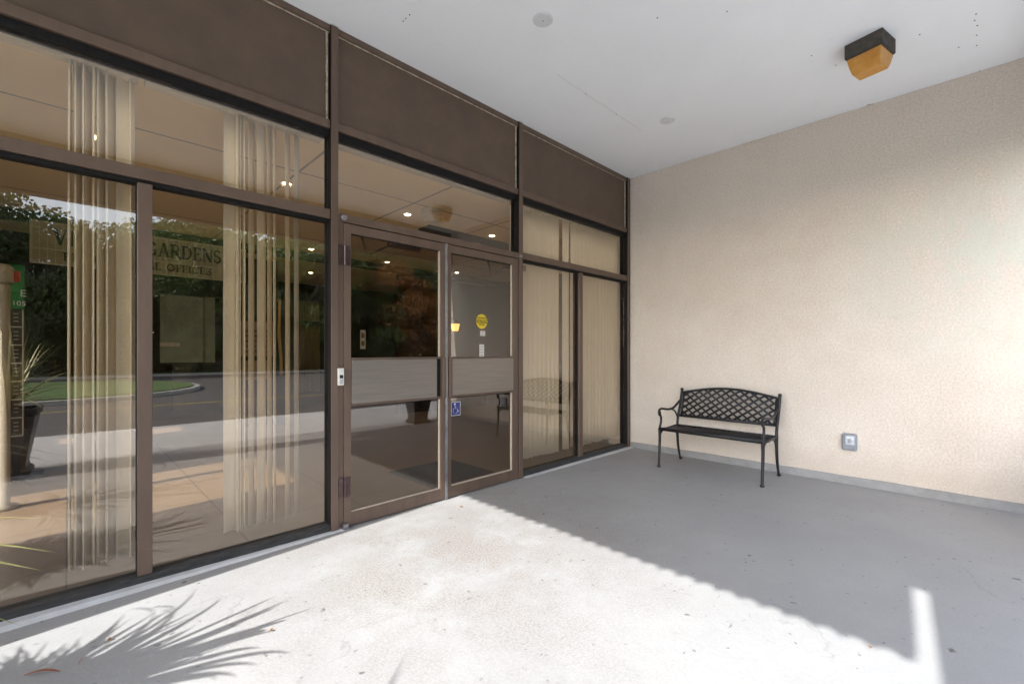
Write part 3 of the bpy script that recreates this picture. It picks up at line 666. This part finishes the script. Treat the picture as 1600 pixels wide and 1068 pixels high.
# sign bulkhead
sg = thing('lobby_sign', 'lobby sign reading village gardens professional offices in black serif letters', 'sign')
YS = 4.45
boxo('bulkhead', M_ink, (-6.3,YS,2.93), (1.85,YS+0.25,3.026), sg)
boxo('panel', mat('sign_lattice_back', (0.60,0.55,0.38), 0.6, var=(0.48,0.43,0.29), vs=7), (-5.98,YS+0.01,2.42), (-3.72,YS+0.06,2.928), sg)
la = MB()
for i in range(34): x = -5.98+2.26*i/33; la.box((x-0.004,YS-0.002,2.42), (x+0.004,YS+0.012,2.926))
for i in range(26): z = 2.425+0.5*i/25; la.box((-5.98,YS-0.004,z-0.003), (-3.72,YS+0.012,z+0.003))
for i in range(8): x = -5.98+2.26*i/7; la.box((x-0.012,YS-0.006,2.42), (x+0.012,YS+0.014,2.927))
for z in (2.42,2.60,2.92): la.box((-5.99,YS-0.008,z-0.008), (-3.71,YS+0.015,z+0.008))
la.build('lattice', mat('tan_lattice', (0.88,0.83,0.64), 0.5, var=(0.78,0.72,0.54), vs=7), sg)
serif_text('lettering', 'VILLAGE GARDENS', dx(82,YS), dx(345,YS), 2.665, 0.185, YS-0.012, M_ink, sg)
serif_text('lettering', 'PROFESSIONAL OFFICES', dx(98,YS), dx(330,YS), 2.475, 0.095, YS-0.012, M_ink, sg)
# dark lobby partition below the sign with glass notice case
pt = thing('lobby_partition', 'dark lobby partition below the lettered sign', 'partition')
boxo('partition_panel', M_walnut, (-3.45,5.6,0.0), (-2.9,5.7,3.02), pt)
boxo('partition_panel', M_walnut, (-0.6,5.2,0.0), (1.88,5.3,3.02), pt)
boxo('rail', M_ink, (-6.3,5.4,2.25), (-3.46,5.5,2.93), pt)
def px_box(name, m, px0, py0, px1, py1, Yp, parent, th=0.03):
    return boxo(name, m, (dx(px0,Yp),Yp,dz((px0+px1)/2,py1,Yp)), (dx(px1,Yp),Yp+th,dz((px0+px1)/2,py0,Yp)), parent)
nc = thing('notice_case', 'large grey glazed notice case below the lobby sign', 'notice case')
px_box('case_glass', M_greyboard, 250, 462, 318, 566, 4.3, nc); px_box('side_panel', M_greyboard, 319, 464, 336, 566, 4.33, nc, 0.02)
px_box('yellow_strip', M_cream, 250, 535, 281, 541, 4.28, nc, 0.01)
px_box('case_stand', M_walnut, 270, 567, 300, 640, 4.32, nc, 0.05)
bd = thing('lobby_board', 'rosy brown notice board behind the slats left of the doors', 'notice board')
px_box('board', M_rosy, 372, 502, 430, 556, 5.0, bd); px_box('board_edge', M_ink, 372, 557, 430, 562, 4.99, bd, 0.05); px_box('lower_panel', M_rosy, 378, 563, 424, 592, 5.0, bd); px_box('board_leg', M_ink, 395, 593, 405, 640, 5.0, bd)
for i in range(5): px_box('board_line', M_ink, 382, 516+8*i, 420, 517.5+8*i, 4.995, bd, 0.004)
ld_ = thing('lobby_panel', 'dark inner lobby panel with a long curved golden strip, seen between the slats left of the doors', 'door')
boxo('dark_panel', M_walnut, (dx(428,5.45),5.45,0.005), (dx(449,5.45),5.50,2.2), ld_)
q = MB(); q.tube(bez([(dx(437,5.38),5.44,dz(437,469,5.38)),(dx(437,5.38),5.38,dz(437,474,5.38)),(dx(436,5.38),5.38,dz(437,520,5.38)),(dx(439,5.38),5.38,dz(437,560,5.38)),(dx(441,5.38),5.44,dz(437,586,5.38))], 6), 0.028, 10)
q.build('pull_handle', mat('golden_strip', (0.85,0.60,0.26), 0.3, 0.3, var=(0.78,0.52,0.2), vs=8), ld_, smooth=True)  # long curved golden strip in front of the dark panel
cu = thing('ochre_curtain', 'ochre pleated curtain far back left of the doors', 'curtain')
c_ = MB(); x0 = dx(466,7.6); x1 = dx(500,7.6)
for i in range(40):
    xa = x0+(x1-x0)*i/40; xb = x0+(x1-x0)*(i+1)/40; ya = 7.6+0.05*math.sin(i*1.3); yb = 7.6+0.05*math.sin((i+1)*1.3)
    c_.add([(xa,ya,0.4),(xb,yb,0.4),(xb,yb,2.55),(xa,ya,2.55)], [(0,1,2,3)])
c_.build('cloth', M_ochre, cu); boxo('curtain_rail', M_ink, (x0-0.1,7.5,2.0), (x1+0.1,7.53,2.08), cu)
ln_ = thing('wall_lantern', 'small glowing wall lantern seen through the right door', 'lantern', (dx(712,5.1), 5.12, dz(712,511,5.1)))
q = MB(); q.loft([(0.05,0.05,-0.09),(0.08,0.08,0.08)]); q.build('lit_glass', M_lantern, ln_)
q = MB(); q.loft([(0.09,0.09,0.081),(0.09,0.09,0.10),(0.02,0.02,0.18)]); q.loft([(0.03,0.03,-0.16),(0.055,0.055,-0.091)]); q.build('lantern_frame', M_bronze, ln_)
# directory stand and pale post by the left edge
ds = thing('directory_stand', 'tall tenant directory stand with green header at the left edge', 'directory sign')
px_box('green_header', M_green, 10, 413, 38, 482, 3.6, ds); q = MB()
X0 = dx(12,3.6); X1 = dx(38,3.6); Zt = dz(25,483,3.6)
boxo('back_board', M_walnut, (X0,3.60,0.3), (X1,3.63,Zt), ds)
for i in range(9):
    z = Zt-0.19*(i+1)
    if z < 0.3: break
    q.box((X0+0.005,3.585,z), (X1-0.005,3.598,z+0.012))
    q.box((X0+0.005,3.585,z), (X0+0.015,3.598,z+0.19)); q.box((X1-0.015,3.585,z), (X1-0.005,3.598,z+0.19))
q.build('directory_grid', M_valance, ds); q = MB()
for i in range(7):
    for j in range(3): q.box((X0+0.04,3.59,Zt-0.19*i-0.05-0.04*j), (X1-0.04,3.597,Zt-0.19*i-0.04-0.04*j))
q.build('name_strips', M_paperd, ds)
put_text('lettering', '105', 0.07, ((X0+X1)/2+0.02,3.597,dz(28,474,3.6)), M_whiteink, ds)
put_text('lettering', 'E', 0.10, ((X0+X1)/2+0.05,3.597,dz(28,458,3.6)), M_whiteink, ds)
MB().loft([(0.2,0.15,0.006),(0.2,0.15,0.05)]).build('stand_base', M_ink, ds, loc=((X0+X1)/2,3.62,0)); boxo('stand_leg', M_ink, ((X0+X1)/2-0.03,3.60,0.05), ((X0+X1)/2+0.03,3.63,0.3), ds)
po = thing('capped_post', 'pale round post with wider cap at the far left edge', 'post', (-6.07,2.39,0.004))
q = MB(); q.lathe([(0.10,0),(0.10,0.03),(0.055,0.04),(0.055,1.93)], n=22); q.build('shaft', M_post, po, smooth=True)
q = MB(); q.lathe([(0.055,1.93),(0.075,1.935),(0.075,2.06),(0.05,2.09),(0.0,2.095)], n=22); q.build('cap', M_post, po, smooth=True)
q = MB(); q.box((0.073,-0.02,1.95), (0.11,0.02,2.04)); q.build('red_tab', M_redink, po)
# entrance mat and lobby furniture
mt = MB(); mt.box((-3.12,0.30,0.0045), (-2.28,1.14,0.012)); tag(mt.build('entrance_mat', M_mat, bevel=0.003), 'dark square entrance mat inside the right door', 'mat')

# ---------------------------------------------------------------- bench
bn = thing('bench', 'black cast metal bench with lattice back against the stucco wall', 'bench', (-0.46,-1.42,0.0))
# local axes: x towards wall (+), y along the bench
W = 0.55
def topz(y): return 0.835 + 0.075*(math.cos(math.pi*y/(2*W)) if abs(y) < W else 0)
def backx(z): return 0.205 + (z-0.45)*0.30           # lean of the back
BZ0 = 0.555
bk = MB()
pts = []; 
for i in range(25):
    y = -W+2*W*i/24; z = topz(y); pts.append((backx(z), y, z))
bk.tube(pts, 0.017, 8, flat=0.8)
bk.tube([(backx(BZ0),-W,BZ0),(backx(BZ0),W,BZ0)], 0.017, 8)
bk.tube([(backx(z),-W+0.03,z) for z in (BZ0,0.69,0.83)], 0.013, 8); bk.tube([(backx(z),W-0.03,z) for z in (BZ0,0.69,0.83)], 0.013, 8)
sp_ = 0.104; sl_ = 0.72
for sgn in (1,-1):
    k0 = -20
    for k in range(-20, 21):
        seg = []
        for i in range(81):
            z = BZ0 + (0.93-BZ0)*i/80; y = k*sp_ + sgn*(z-BZ0)/sl_ + 0.02
            if abs(y) < W-0.02 and z < topz(y)+0.002: seg.append((backx(z)+0.004*sgn, y, z))
        if len(seg) > 3: bk.tube([seg[0], seg[len(seg)//2], seg[-1]], 0.0053, 8, flat=2.3)
bk.build('backrest', M_iron, bn, smooth=True)
se = MB()
se.tube([(-0.27,-W,0.450),(-0.27,W,0.450)], 0.017, 8, flat=0.9); se.tube([(0.18,-W,0.44),(0.18,W,0.44)], 0.014, 8)
se.tube([(-0.27,-W,0.446),(-0.1,-W,0.43),(0.18,-W,0.44)], 0.014, 8); se.tube([(-0.27,W,0.446),(-0.1,W,0.43),(0.18,W,0.44)], 0.014, 8)
se.box((-0.265,-W,0.425), (-0.25,W,0.447))
for sgn in (1,-1):
    for k in range(-22, 23):
        seg = []
        for i in range(61):
            x = -0.26+0.44*i/60; y = k*0.066 + sgn*(x+0.26)/1.0
            if abs(y) < W: seg.append((x, y, 0.436+0.002*sgn + (0.012*((x+0.05)/0.22)**2 if x < -0.05 else 0)))
        if len(seg) > 3: se.tube([seg[0], seg[len(seg)//2], seg[-1]], 0.014, 6, flat=0.35)
se.build('seat', M_iron, bn, smooth=True)
for sgn in (-1, 1):
    y = sgn*W
    lg = MB(); p = bez([(-0.29,y,0.0),(-0.275,y,0.16),(-0.262,y,0.32),(-0.268,y,0.45)]); lg.tube(p, [0.013+0.006*i/len(p) for i in range(len(p))], 8)
    lg.lathe([(0.0,0),(0.018,0.002),(0.022,0.012),(0.014,0.028)], (-0.29,y,0), 10)
    lg.tube(bez([(-0.262,y,0.30),(-0.245,y,0.38),(-0.17,y,0.43)]), 0.009, 6)
    lg.build('leg', M_iron, bn, smooth=True)
    lg = MB(); p = bez([(0.285,y,0.0),(0.235,y,0.12),(0.20,y,0.28),(0.195,y,0.44)]); lg.tube(p, [0.013+0.006*i/len(p) for i in range(len(p))], 8)
    lg.lathe([(0.0,0),(0.018,0.002),(0.022,0.012),(0.014,0.028)], (0.285,y,0), 10)
    lg.tube(bez([(0.20,y,0.26),(0.15,y,0.37),(0.07,y,0.43)]), 0.009, 6)
    lg.build('leg', M_iron, bn, smooth=True)
    ps = MB(); ps.tube(bez([(0.195,y,0.44),(0.215,y,0.55),(0.27,y,0.68),(backx(0.85),y,0.865)]), 0.016, 8); ps.lathe([(0.0,-0.016),(0.016,-0.012),(0.021,0),(0.016,0.014),(0,0.018)], (backx(0.85),y,0.875), 12)
    ps.build('back_post', M_iron, bn, smooth=True)
    ar = MB()
    ar.tube(bez([(-0.268,y,0.45),(-0.235,y,0.52),(-0.235,y,0.58),(-0.265,y,0.615),(-0.285,y,0.645),(-0.262,y,0.672),(-0.20,y,0.675),(-0.05,y,0.655),(0.08,y,0.662),(0.18,y,0.70),(0.27,y,0.74)]), 0.014, 8)
    ar.tube([(-0.268+0.022*math.cos(R(a)), y, 0.625+0.022*math.sin(R(a))) for a in range(0,361,30)], 0.010, 6)
    ar.tube(bez([(0.01,y,0.655),(0.12,y,0.62),(0.19,y,0.54),(0.20,y,0.46)]), 0.010, 6)
    ar.build('armrest', M_iron, bn, smooth=True)

# ---------------------------------------------------------------- wall box, ceiling lamp, plates
ob = thing('outlet_box', 'grey weatherproof outlet box low on the stucco wall right of the bench', 'outlet box', (0.0,-2.567,0.435), R(0))
q = MB(); q.box((-0.05,-0.062,-0.085), (0.0,0.062,0.085)); q.build('case', M_boxm, ob, 0.014)
q = MB(); q.box((-0.062,-0.045,-0.03), (-0.0505,0.030,0.066)); q.build('cover', M_boxc, ob, 0.008)
q = MB(); q.box((-0.075,-0.018,0.0), (-0.0625,0.004,0.035)); q.build('latch', M_alu, ob, 0.004)
cl = thing('ceiling_lamp', 'square porch ceiling lamp with yellowed lens and grimy black housing', 'ceiling lamp', (-1.14,-2.86,H), R(-13))
q = MB(); q.box((-0.125,-0.125,-0.112), (0.125,0.125,-0.001)); q.build('housing', M_lamp, cl, 0.004)
q = MB(); q.loft([(0.112,0.112,-0.118),(0.112,0.112,-0.135),(0.098,0.104,-0.185),(0.072,0.094,-0.232),(0.060,0.088,-0.238)]); q.build('lens', M_amber, cl, 0.012)
q = MB(); q.box((-0.119,-0.119,-0.119), (0.119,0.119,-0.113)); q.build('lens_rim', M_lamp, cl, 0.002)
for sx, sy_ in ((-0.1,-0.1),(0.1,0.1)):
    q = MB(); q.lathe([(0.006,-0.124),(0.006,-0.119)], (sx*1.05,sy_*1.05,0), 8); q.build('screw', M_alu, cl)
q = MB()
random.seed(3)
for i in range(26):
    y_ = random.uniform(-0.06,0.0); z_ = -0.03-random.random()*0.05
    q.add([(0.126,-y_-0.03,z_),(0.131,-y_-0.03+random.uniform(.01,.03),z_+random.uniform(-.02,.02)),(0.127,-y_-0.02,z_+0.02)], [(0,1,2)])
q.build('old_nest', M_caulk, cl)
for (x, y, l) in ((-3.17,-1.20,'round painted cover plate on the soffit above the doors'), (-1.146,-1.173,'round painted cover plate on the soffit nearer the stucco wall')):
    q = MB(); q.lathe([(0.074,0),(0.074,-0.006),(0.066,-0.010),(0.0,-0.010)], n=32); cp = thing('cover_plate', l, 'cover plate', (x,y,H-0.0005), group='round cover plates on the soffit')
    q.build('plate', M_plate, cp); q = MB(); q.lathe([(0.006,-0.010),(0.005,-0.013),(0,-0.0135)], n=10); q.build('screw', M_alu, cp)

# ---------------------------------------------------------------- planters and spiky plants
def pot_mesh():
    return MB().loft([(0.17,0.17,0.0),(0.17,0.17,0.05),(0.14,0.14,0.075),(0.135,0.135,0.12),(0.215,0.215,0.64),(0.235,0.235,0.65),(0.235,0.235,0.72),(0.20,0.20,0.725),(0.19,0.19,0.66)])
def plant(nblades, seed, targets=(), tips=(), short=0, zc=0.66, lmin=0.55, lmax=1.0, up=0.55):
    rnd = random.Random(seed); b = MB()
    def blade(p0, az, el, L, droop, wd, tw=0.0):
        n = 12; P = [Vector(p0)]; d = Vector((math.cos(az)*math.cos(el), math.sin(az)*math.cos(el), math.sin(el)))
        for i in range(n):
            d = (d + Vector((0,0,-droop*(0.3+i/n)))).normalized(); P.append(P[-1]+d*L/n)
        vs = []; fs = []
        sd0 = Vector((-math.sin(az), math.cos(az), 0))
        for i, p in enumerate(P):
            u = i/n; w_ = wd*(1-u**2.2)*(0.55+0.45*min(1,u*5)); s_ = sd0*w_/2
            vs += [p-s_+Vector((0,0,w_*0.18)), p, p+s_+Vector((0,0,w_*0.18))]
        for i in range(n): a = i*3; fs += [(a,a+1,a+4,a+3),(a+1,a+2,a+5,a+4)]
        b.add(vs, fs)
    for k in range(nblades):
        az = rnd.uniform(0,2*math.pi); el = R(rnd.uniform(5,88)**1.0); L = rnd.uniform(lmin,lmax)
        st = (rnd.uniform(-.07,.07), rnd.uniform(-.07,.07), zc+rnd.uniform(0,0.28))
        blade(st, az, el*up/0.55 if el*up/0.55 < R(88) else R(88), L, rnd.uniform(0.03,0.16), rnd.uniform(0.016,0.032))
    for (tip, hgt, wd) in tips:
        A = Vector((0.03,0,zc+0.1)); C = Vector(tip); Bm = (A+C)/2+Vector((0,0,hgt)); n = 14; P = []
        for i in range(n+1): u = i/n; P.append(A*(1-u)**2+Bm*2*u*(1-u)+C*u*u)
        vs = []; fs = []; sd0 = Vector((0.1,1,0)).normalized()
        for i, p in enumerate(P):
            u = i/n; w_ = wd*(1-u**7); vs += [p-sd0*w_/2+Vector((0,0,w_*.15)), p, p+sd0*w_/2+Vector((0,0,w_*.15))]
        for i in range(n): a = i*3; fs += [(a,a+1,a+4,a+3),(a+1,a+2,a+5,a+4)]
        b.add(vs, fs)
    for k in range(short):
        az = rnd.uniform(0,2*math.pi); blade((rnd.uniform(-.1,.1), rnd.uniform(-.1,.1), zc+rnd.uniform(0,0.2)), az, R(rnd.uniform(-10,62)), rnd.uniform(0.3,0.58), rnd.uniform(0.03,0.14), rnd.uniform(0.03,0.05))
    for (az, el, L, dr, wd) in targets: blade((0.05*math.cos(az),0.05*math.sin(az),zc+0.12), az, el, L, dr, wd)
    return b
M_leaf2 = M_blade
def planter(x, y, seed, pl, ll, nb=110, targets=(), **kw):
    p = thing('planter', pl, 'planter', (x,y,0.0), R(4)); pot_mesh().build('pot', M_pot, p, 0.006)
    boxo('soil', M_soil, (-0.198,-0.198,0.60), (0.198,0.198,0.655), p)
    t = thing('spiky_plant', ll, 'plant', (x,y,0.0))
    plant(nb, seed, targets, **kw).build('leaves', M_leaf2, t)
    q = MB(); q.tube([(0,0,0.656),(0.01,0,0.95)], [0.045,0.03], 8); q.build('stem', M_bark, t)
tg = [(R(-6), R(35), 1.36, 0.115, 0.020), (R(-12), R(22), 1.33, 0.095, 0.02), (R(2), R(62), 1.5, 0.12, 0.02), (R(-18), R(5), 1.15, 0.08, 0.018), (R(8), R(48), 1.35, 0.09, 0.02),
      (R(14), R(30), 1.1, 0.05, 0.02), (R(22), R(55), 1.1, 0.08, 0.024), (R(-3), R(70), 1.2, 0.06, 0.024), (R(5), R(62), 1.3, 0.05, 0.022), (R(0), R(50), 1.15, 0.02, 0.02)]
TIPS = [((1.32,-0.07,0.57),0.30,0.045), ((1.28,-0.06,0.38),0.40,0.035), ((1.36,-0.06,0.617),0.28,0.036), ((1.35,-0.06,0.743),0.2,0.014), ((1.22,-0.10,0.30),0.4,0.02)]
def sun_tip(px, py, z):
    q_ = cpt(px, py, 0.0) - trav*(z/math.sin(R(SUN_E))); return (q_.x+7.05, q_.y+1.00, q_.z)
for (px, py, z, hg, wd) in ((450,937,1.15,0.15,0.026),(432,930,1.2,0.1,0.024),(436,946,1.1,0.2,0.026),(300,914,1.25,0.35,0.03),(345,932,1.1,0.3,0.03),(250,952,1.2,0.4,0.034),(203,950,1.2,0.45,0.034),(428,985,1.0,0.3,0.03),(458,1022,0.95,0.35,0.03),(408,1012,0.95,0.3,0.03),
                         (405,1040,0.9,0.3,0.03),(372,1060,0.9,0.3,0.034),(340,1064,0.85,0.3,0.034),(330,1005,1.0,0.25,0.03),(380,972,1.05,0.2,0.026),(235,948,1.1,0.5,0.03)):
    TIPS.append((sun_tip(px,py,z), hg, wd))
planter(-7.05, -1.00, 11, 'dark tapered planter by the storefront just left of the view', 'spiky arching plant whose leaf tips cross the left edge', 10, [], short=900, lmin=0.5, lmax=0.7, tips=TIPS)
planter(-6.95, -2.35, 12, 'dark tapered planter between the storefront and the outer pier', 'spiky plant between the storefront and the outer pier', 110)
planter(-6.12, -4.02, 13, 'dark tapered planter at the left end of the porch edge', 'spiky plant at the left end of the porch edge', 90)
planter(-0.92, -4.02, 14, 'dark tapered planter at the right end of the porch edge', 'spiky plant at the right end of the porch edge', 70, lmin=0.3, lmax=0.5)

# ---------------------------------------------------------------- fallen leaves and litter
def leaf(px, py, sz, rz, label, m=M_leaff, long=False):
    p = cpt(px, py, 0.0); b = MB()
    if long:
        n = 10; vs = []; fs = []
        for i in range(n+1):
            u = i/n; w_ = sz*0.05*math.sin(math.pi*(0.1+0.85*u)); vs += [(sz*(u-0.5), -w_+0.03*sz*math.sin(3*u), 0.004+0.012*math.sin(math.pi*u)), (sz*(u-0.5), w_+0.03*sz*math.sin(3*u), 0.006+0.010*math.sin(math.pi*u))]
        for i in range(n): a = i*2; fs.append((a,a+1,a+3,a+2))
        b.add(vs, fs)
    else:
        out = [(math.cos(R(k*30))*(1 if k % 2 else 0.55)*sz/2, math.sin(R(k*30))*(1 if k % 2 else 0.55)*sz/2, 0.004+0.012*((k*7) % 5)/5) for k in range(12)]
        b.add([(0,0,0.003)]+out, [(0,k+1,(k+1) % 12+1) for k in range(12)])
    o = b.build('fallen_leaf', m, loc=(p.x,p.y,0.001)); o.rotation_euler = (0,0,rz)
    tag(o, label, 'leaf', 'fallen leaves on the porch floor')
leaf(721, 792, 0.035, 0.4, 'small brown leaf on the white floor nearest the door meeting edge')
leaf(637, 842, 0.04, 1.4, 'small dark brown leaf on the sunlit floor in front of the left door', long=True)
leaf(66, 1053, 0.13, -0.6, 'long curled red brown blade leaf in the bottom left corner', M_leafr, True)
leaf(172, 1000, 0.025, 0.9, 'small orange leaf scrap on the strip of sun by the left windows', M_leaff)
leaf(1360, 1012, 0.018, 0.2, 'tiny leaf scrap near the bottom right of the sunlit floor', M_leaff)
leaf(424, 986, 0.022, 0.2, 'tiny leaf scrap beside the spiky leaf shadows', M_leaff)
leaf(129, 1034, 0.045, 0.9, 'small dark seed blade lying in the plant shadow', M_leafr, True)

# ---------------------------------------------------------------- trees beyond the drive (seen in the glass)
def crown_mesh(seed, rx, rz, n, lsz):
    rnd = random.Random(seed); b = MB(); cl_ = []
    for k in range(26):
        while True:
            v = Vector((rnd.uniform(-1,1), rnd.uniform(-1,1), rnd.uniform(-1,1)))
            if 0.25 < v.length < 1: break
        cl_.append((Vector((v.x*rx, v.y*rx, v.z*rz)), rnd.uniform(0.28,0.5)*rx))
    vs = []; fs = []
    for i in range(n):
        c, r = rnd.choice(cl_); d = Vector((rnd.gauss(0,1), rnd.gauss(0,1), rnd.gauss(0,1))).normalized()*r*rnd.uniform(0.55,1.05); d.z *= 0.7
        p = c+d; a = Vector((rnd.gauss(0,1), rnd.gauss(0,1), rnd.gauss(0,0.6))).normalized(); bb_ = a.orthogonal().normalized(); bb_.rotate(Matrix.Rotation(rnd.uniform(0,6.28), 3, a)); cc = a.cross(bb_)
        s_ = lsz*rnd.uniform(0.6,1.3); k = len(vs); vs += [p-bb_*s_, p+cc*s_*0.5, p+bb_*s_, p-cc*s_*0.5]; fs.append((k,k+1,k+2,k+3))
    return b.add(vs, fs)
def trunk_mesh(seed, h, r):
    rnd = random.Random(seed); b = MB()
    P = [(rnd.uniform(-.1,.1)*i, rnd.uniform(-.1,.1)*i, h*i/5) for i in range(6)]
    b.tube(P, [r*(1-0.13*i) for i in range(6)], 9)
    for k in range(7):
        z = h*rnd.uniform(0.4,0.95); az = rnd.uniform(0,6.28); L = rnd.uniform(1.5,3)
        b.tube([(0,0,z),(math.cos(az)*L*0.5,math.sin(az)*L*0.5,z+L*0.35),(math.cos(az)*L,math.sin(az)*L,z+L*0.9)], [r*0.45,r*0.25,r*0.08], 6)
    return b
protos = []
for i, (rx, rz, h, m) in enumerate(((3.2,3.6,4.6,M_leafg),(2.8,3.0,3.8,M_leafg),(3.0,3.4,4.6,M_leafo))):
    t = thing('tree', 'x', 'tree', group='trees across the drive'); trunk_mesh(i, h, 0.22).build('trunk', M_bark, t); q = crown_mesh(i+5, rx, rz, 15000, 0.105).build('crown', m, t); q.location = (0,0,h)
    protos.append(t)
LB = ['broad dark green tree across the drive, seen only in the glass', 'shorter green tree across the drive, seen only in the glass', 'orange tinted tree across the drive, seen only in the glass']
used = set(); random.seed(21)
tl = [(-15,-33,0,1.3),(-10.5,-34,0,1.15),(-6.5,-33,1,0.9),(-2.2,-33,0,0.85),(1,-33,0,0.95),(-0.6,-36,0,1.05),(16,-31,2,0.75),(12,-30.9,1,0.7),(4.2,-35,0,0.95),(7.4,-33,1,1.1),(10.5,-35,0,1.05),(13.6,-33,2,1.0),(16.5,-35,0,1.1),(20,-34,1,1.2),(24,-35,0,1.2),(28.5,-34,2,1.2),(33,-36,0,1.3),(-20,-35,1,1.3),
      (-8.5,-37,0,1.0),(9,-39,0,1.3),(15,-39,0,1.35),(22,-39,0,1.4),(3,-38,0,1.0), (6,-31.5,1,0.6),(12,-31.5,1,0.6),(18,-32,1,0.65),(0,-31.5,1,0.5),(-5,-31.5,1,0.5)]
for (x, y, k, s) in tl:
    o = protos[k] if k not in used else copy_tree(protos[k]); used.add(k)
    o.location = (x,y,-0.1); o.rotation_euler = (0,0,random.uniform(0,6.28)); s *= 1.3; o.scale = (s,s,s*random.uniform(0.95,1.15)); o['label'] = LB[k]
def bush(x, y, s, seed):
    t = thing('shrub', 'low dark shrub at the foot of the trees, seen only in the glass', 'shrub', (x,y,-0.1), group='shrubs under the trees')
    return t
b0 = bush(-14,-31.5,1,0); q = crown_mesh(40, 1.5, 1.0, 2600, 0.10).build('foliage', M_leafg, b0); q.location = (0,0,0.8)
for i in range(22):
    o = copy_tree(b0); o.location = (-12+2.1*i+random.uniform(-.5,.5), -33+random.uniform(-1,1), -0.1); o.rotation_euler = (0,0,random.uniform(0,6)); s = random.uniform(0.9,1.5); o.scale = (s,s,s)

rnd = random.Random(90); fw = MB(); vs = []; fs = []
for i in range(60000):
    x = rnd.uniform(-28,60); hh = 6.5+1.8*noise.noise((x*0.12,0,0))+0.8*noise.noise((x*0.5,3,0)); z = hh*rnd.random()**0.8; p = Vector((x, -44+rnd.uniform(-2.5,2.5), z-0.1))
    a = Vector((rnd.gauss(0,1), rnd.gauss(0,1), rnd.gauss(0,0.6))).normalized(); u_ = a.orthogonal().normalized(); v_ = a.cross(u_); s_ = rnd.uniform(0.14,0.34); k = len(vs)
    vs += [p-u_*s_, p+v_*s_*0.6, p+u_*s_, p-v_*s_*0.6]; fs.append((k,k+1,k+2,k+3))
tag(fw.add(vs, fs).build('far_wood', M_leafg), 'dark far off wood behind the trees across the drive, seen only in the glass', 'wood', kind='stuff')
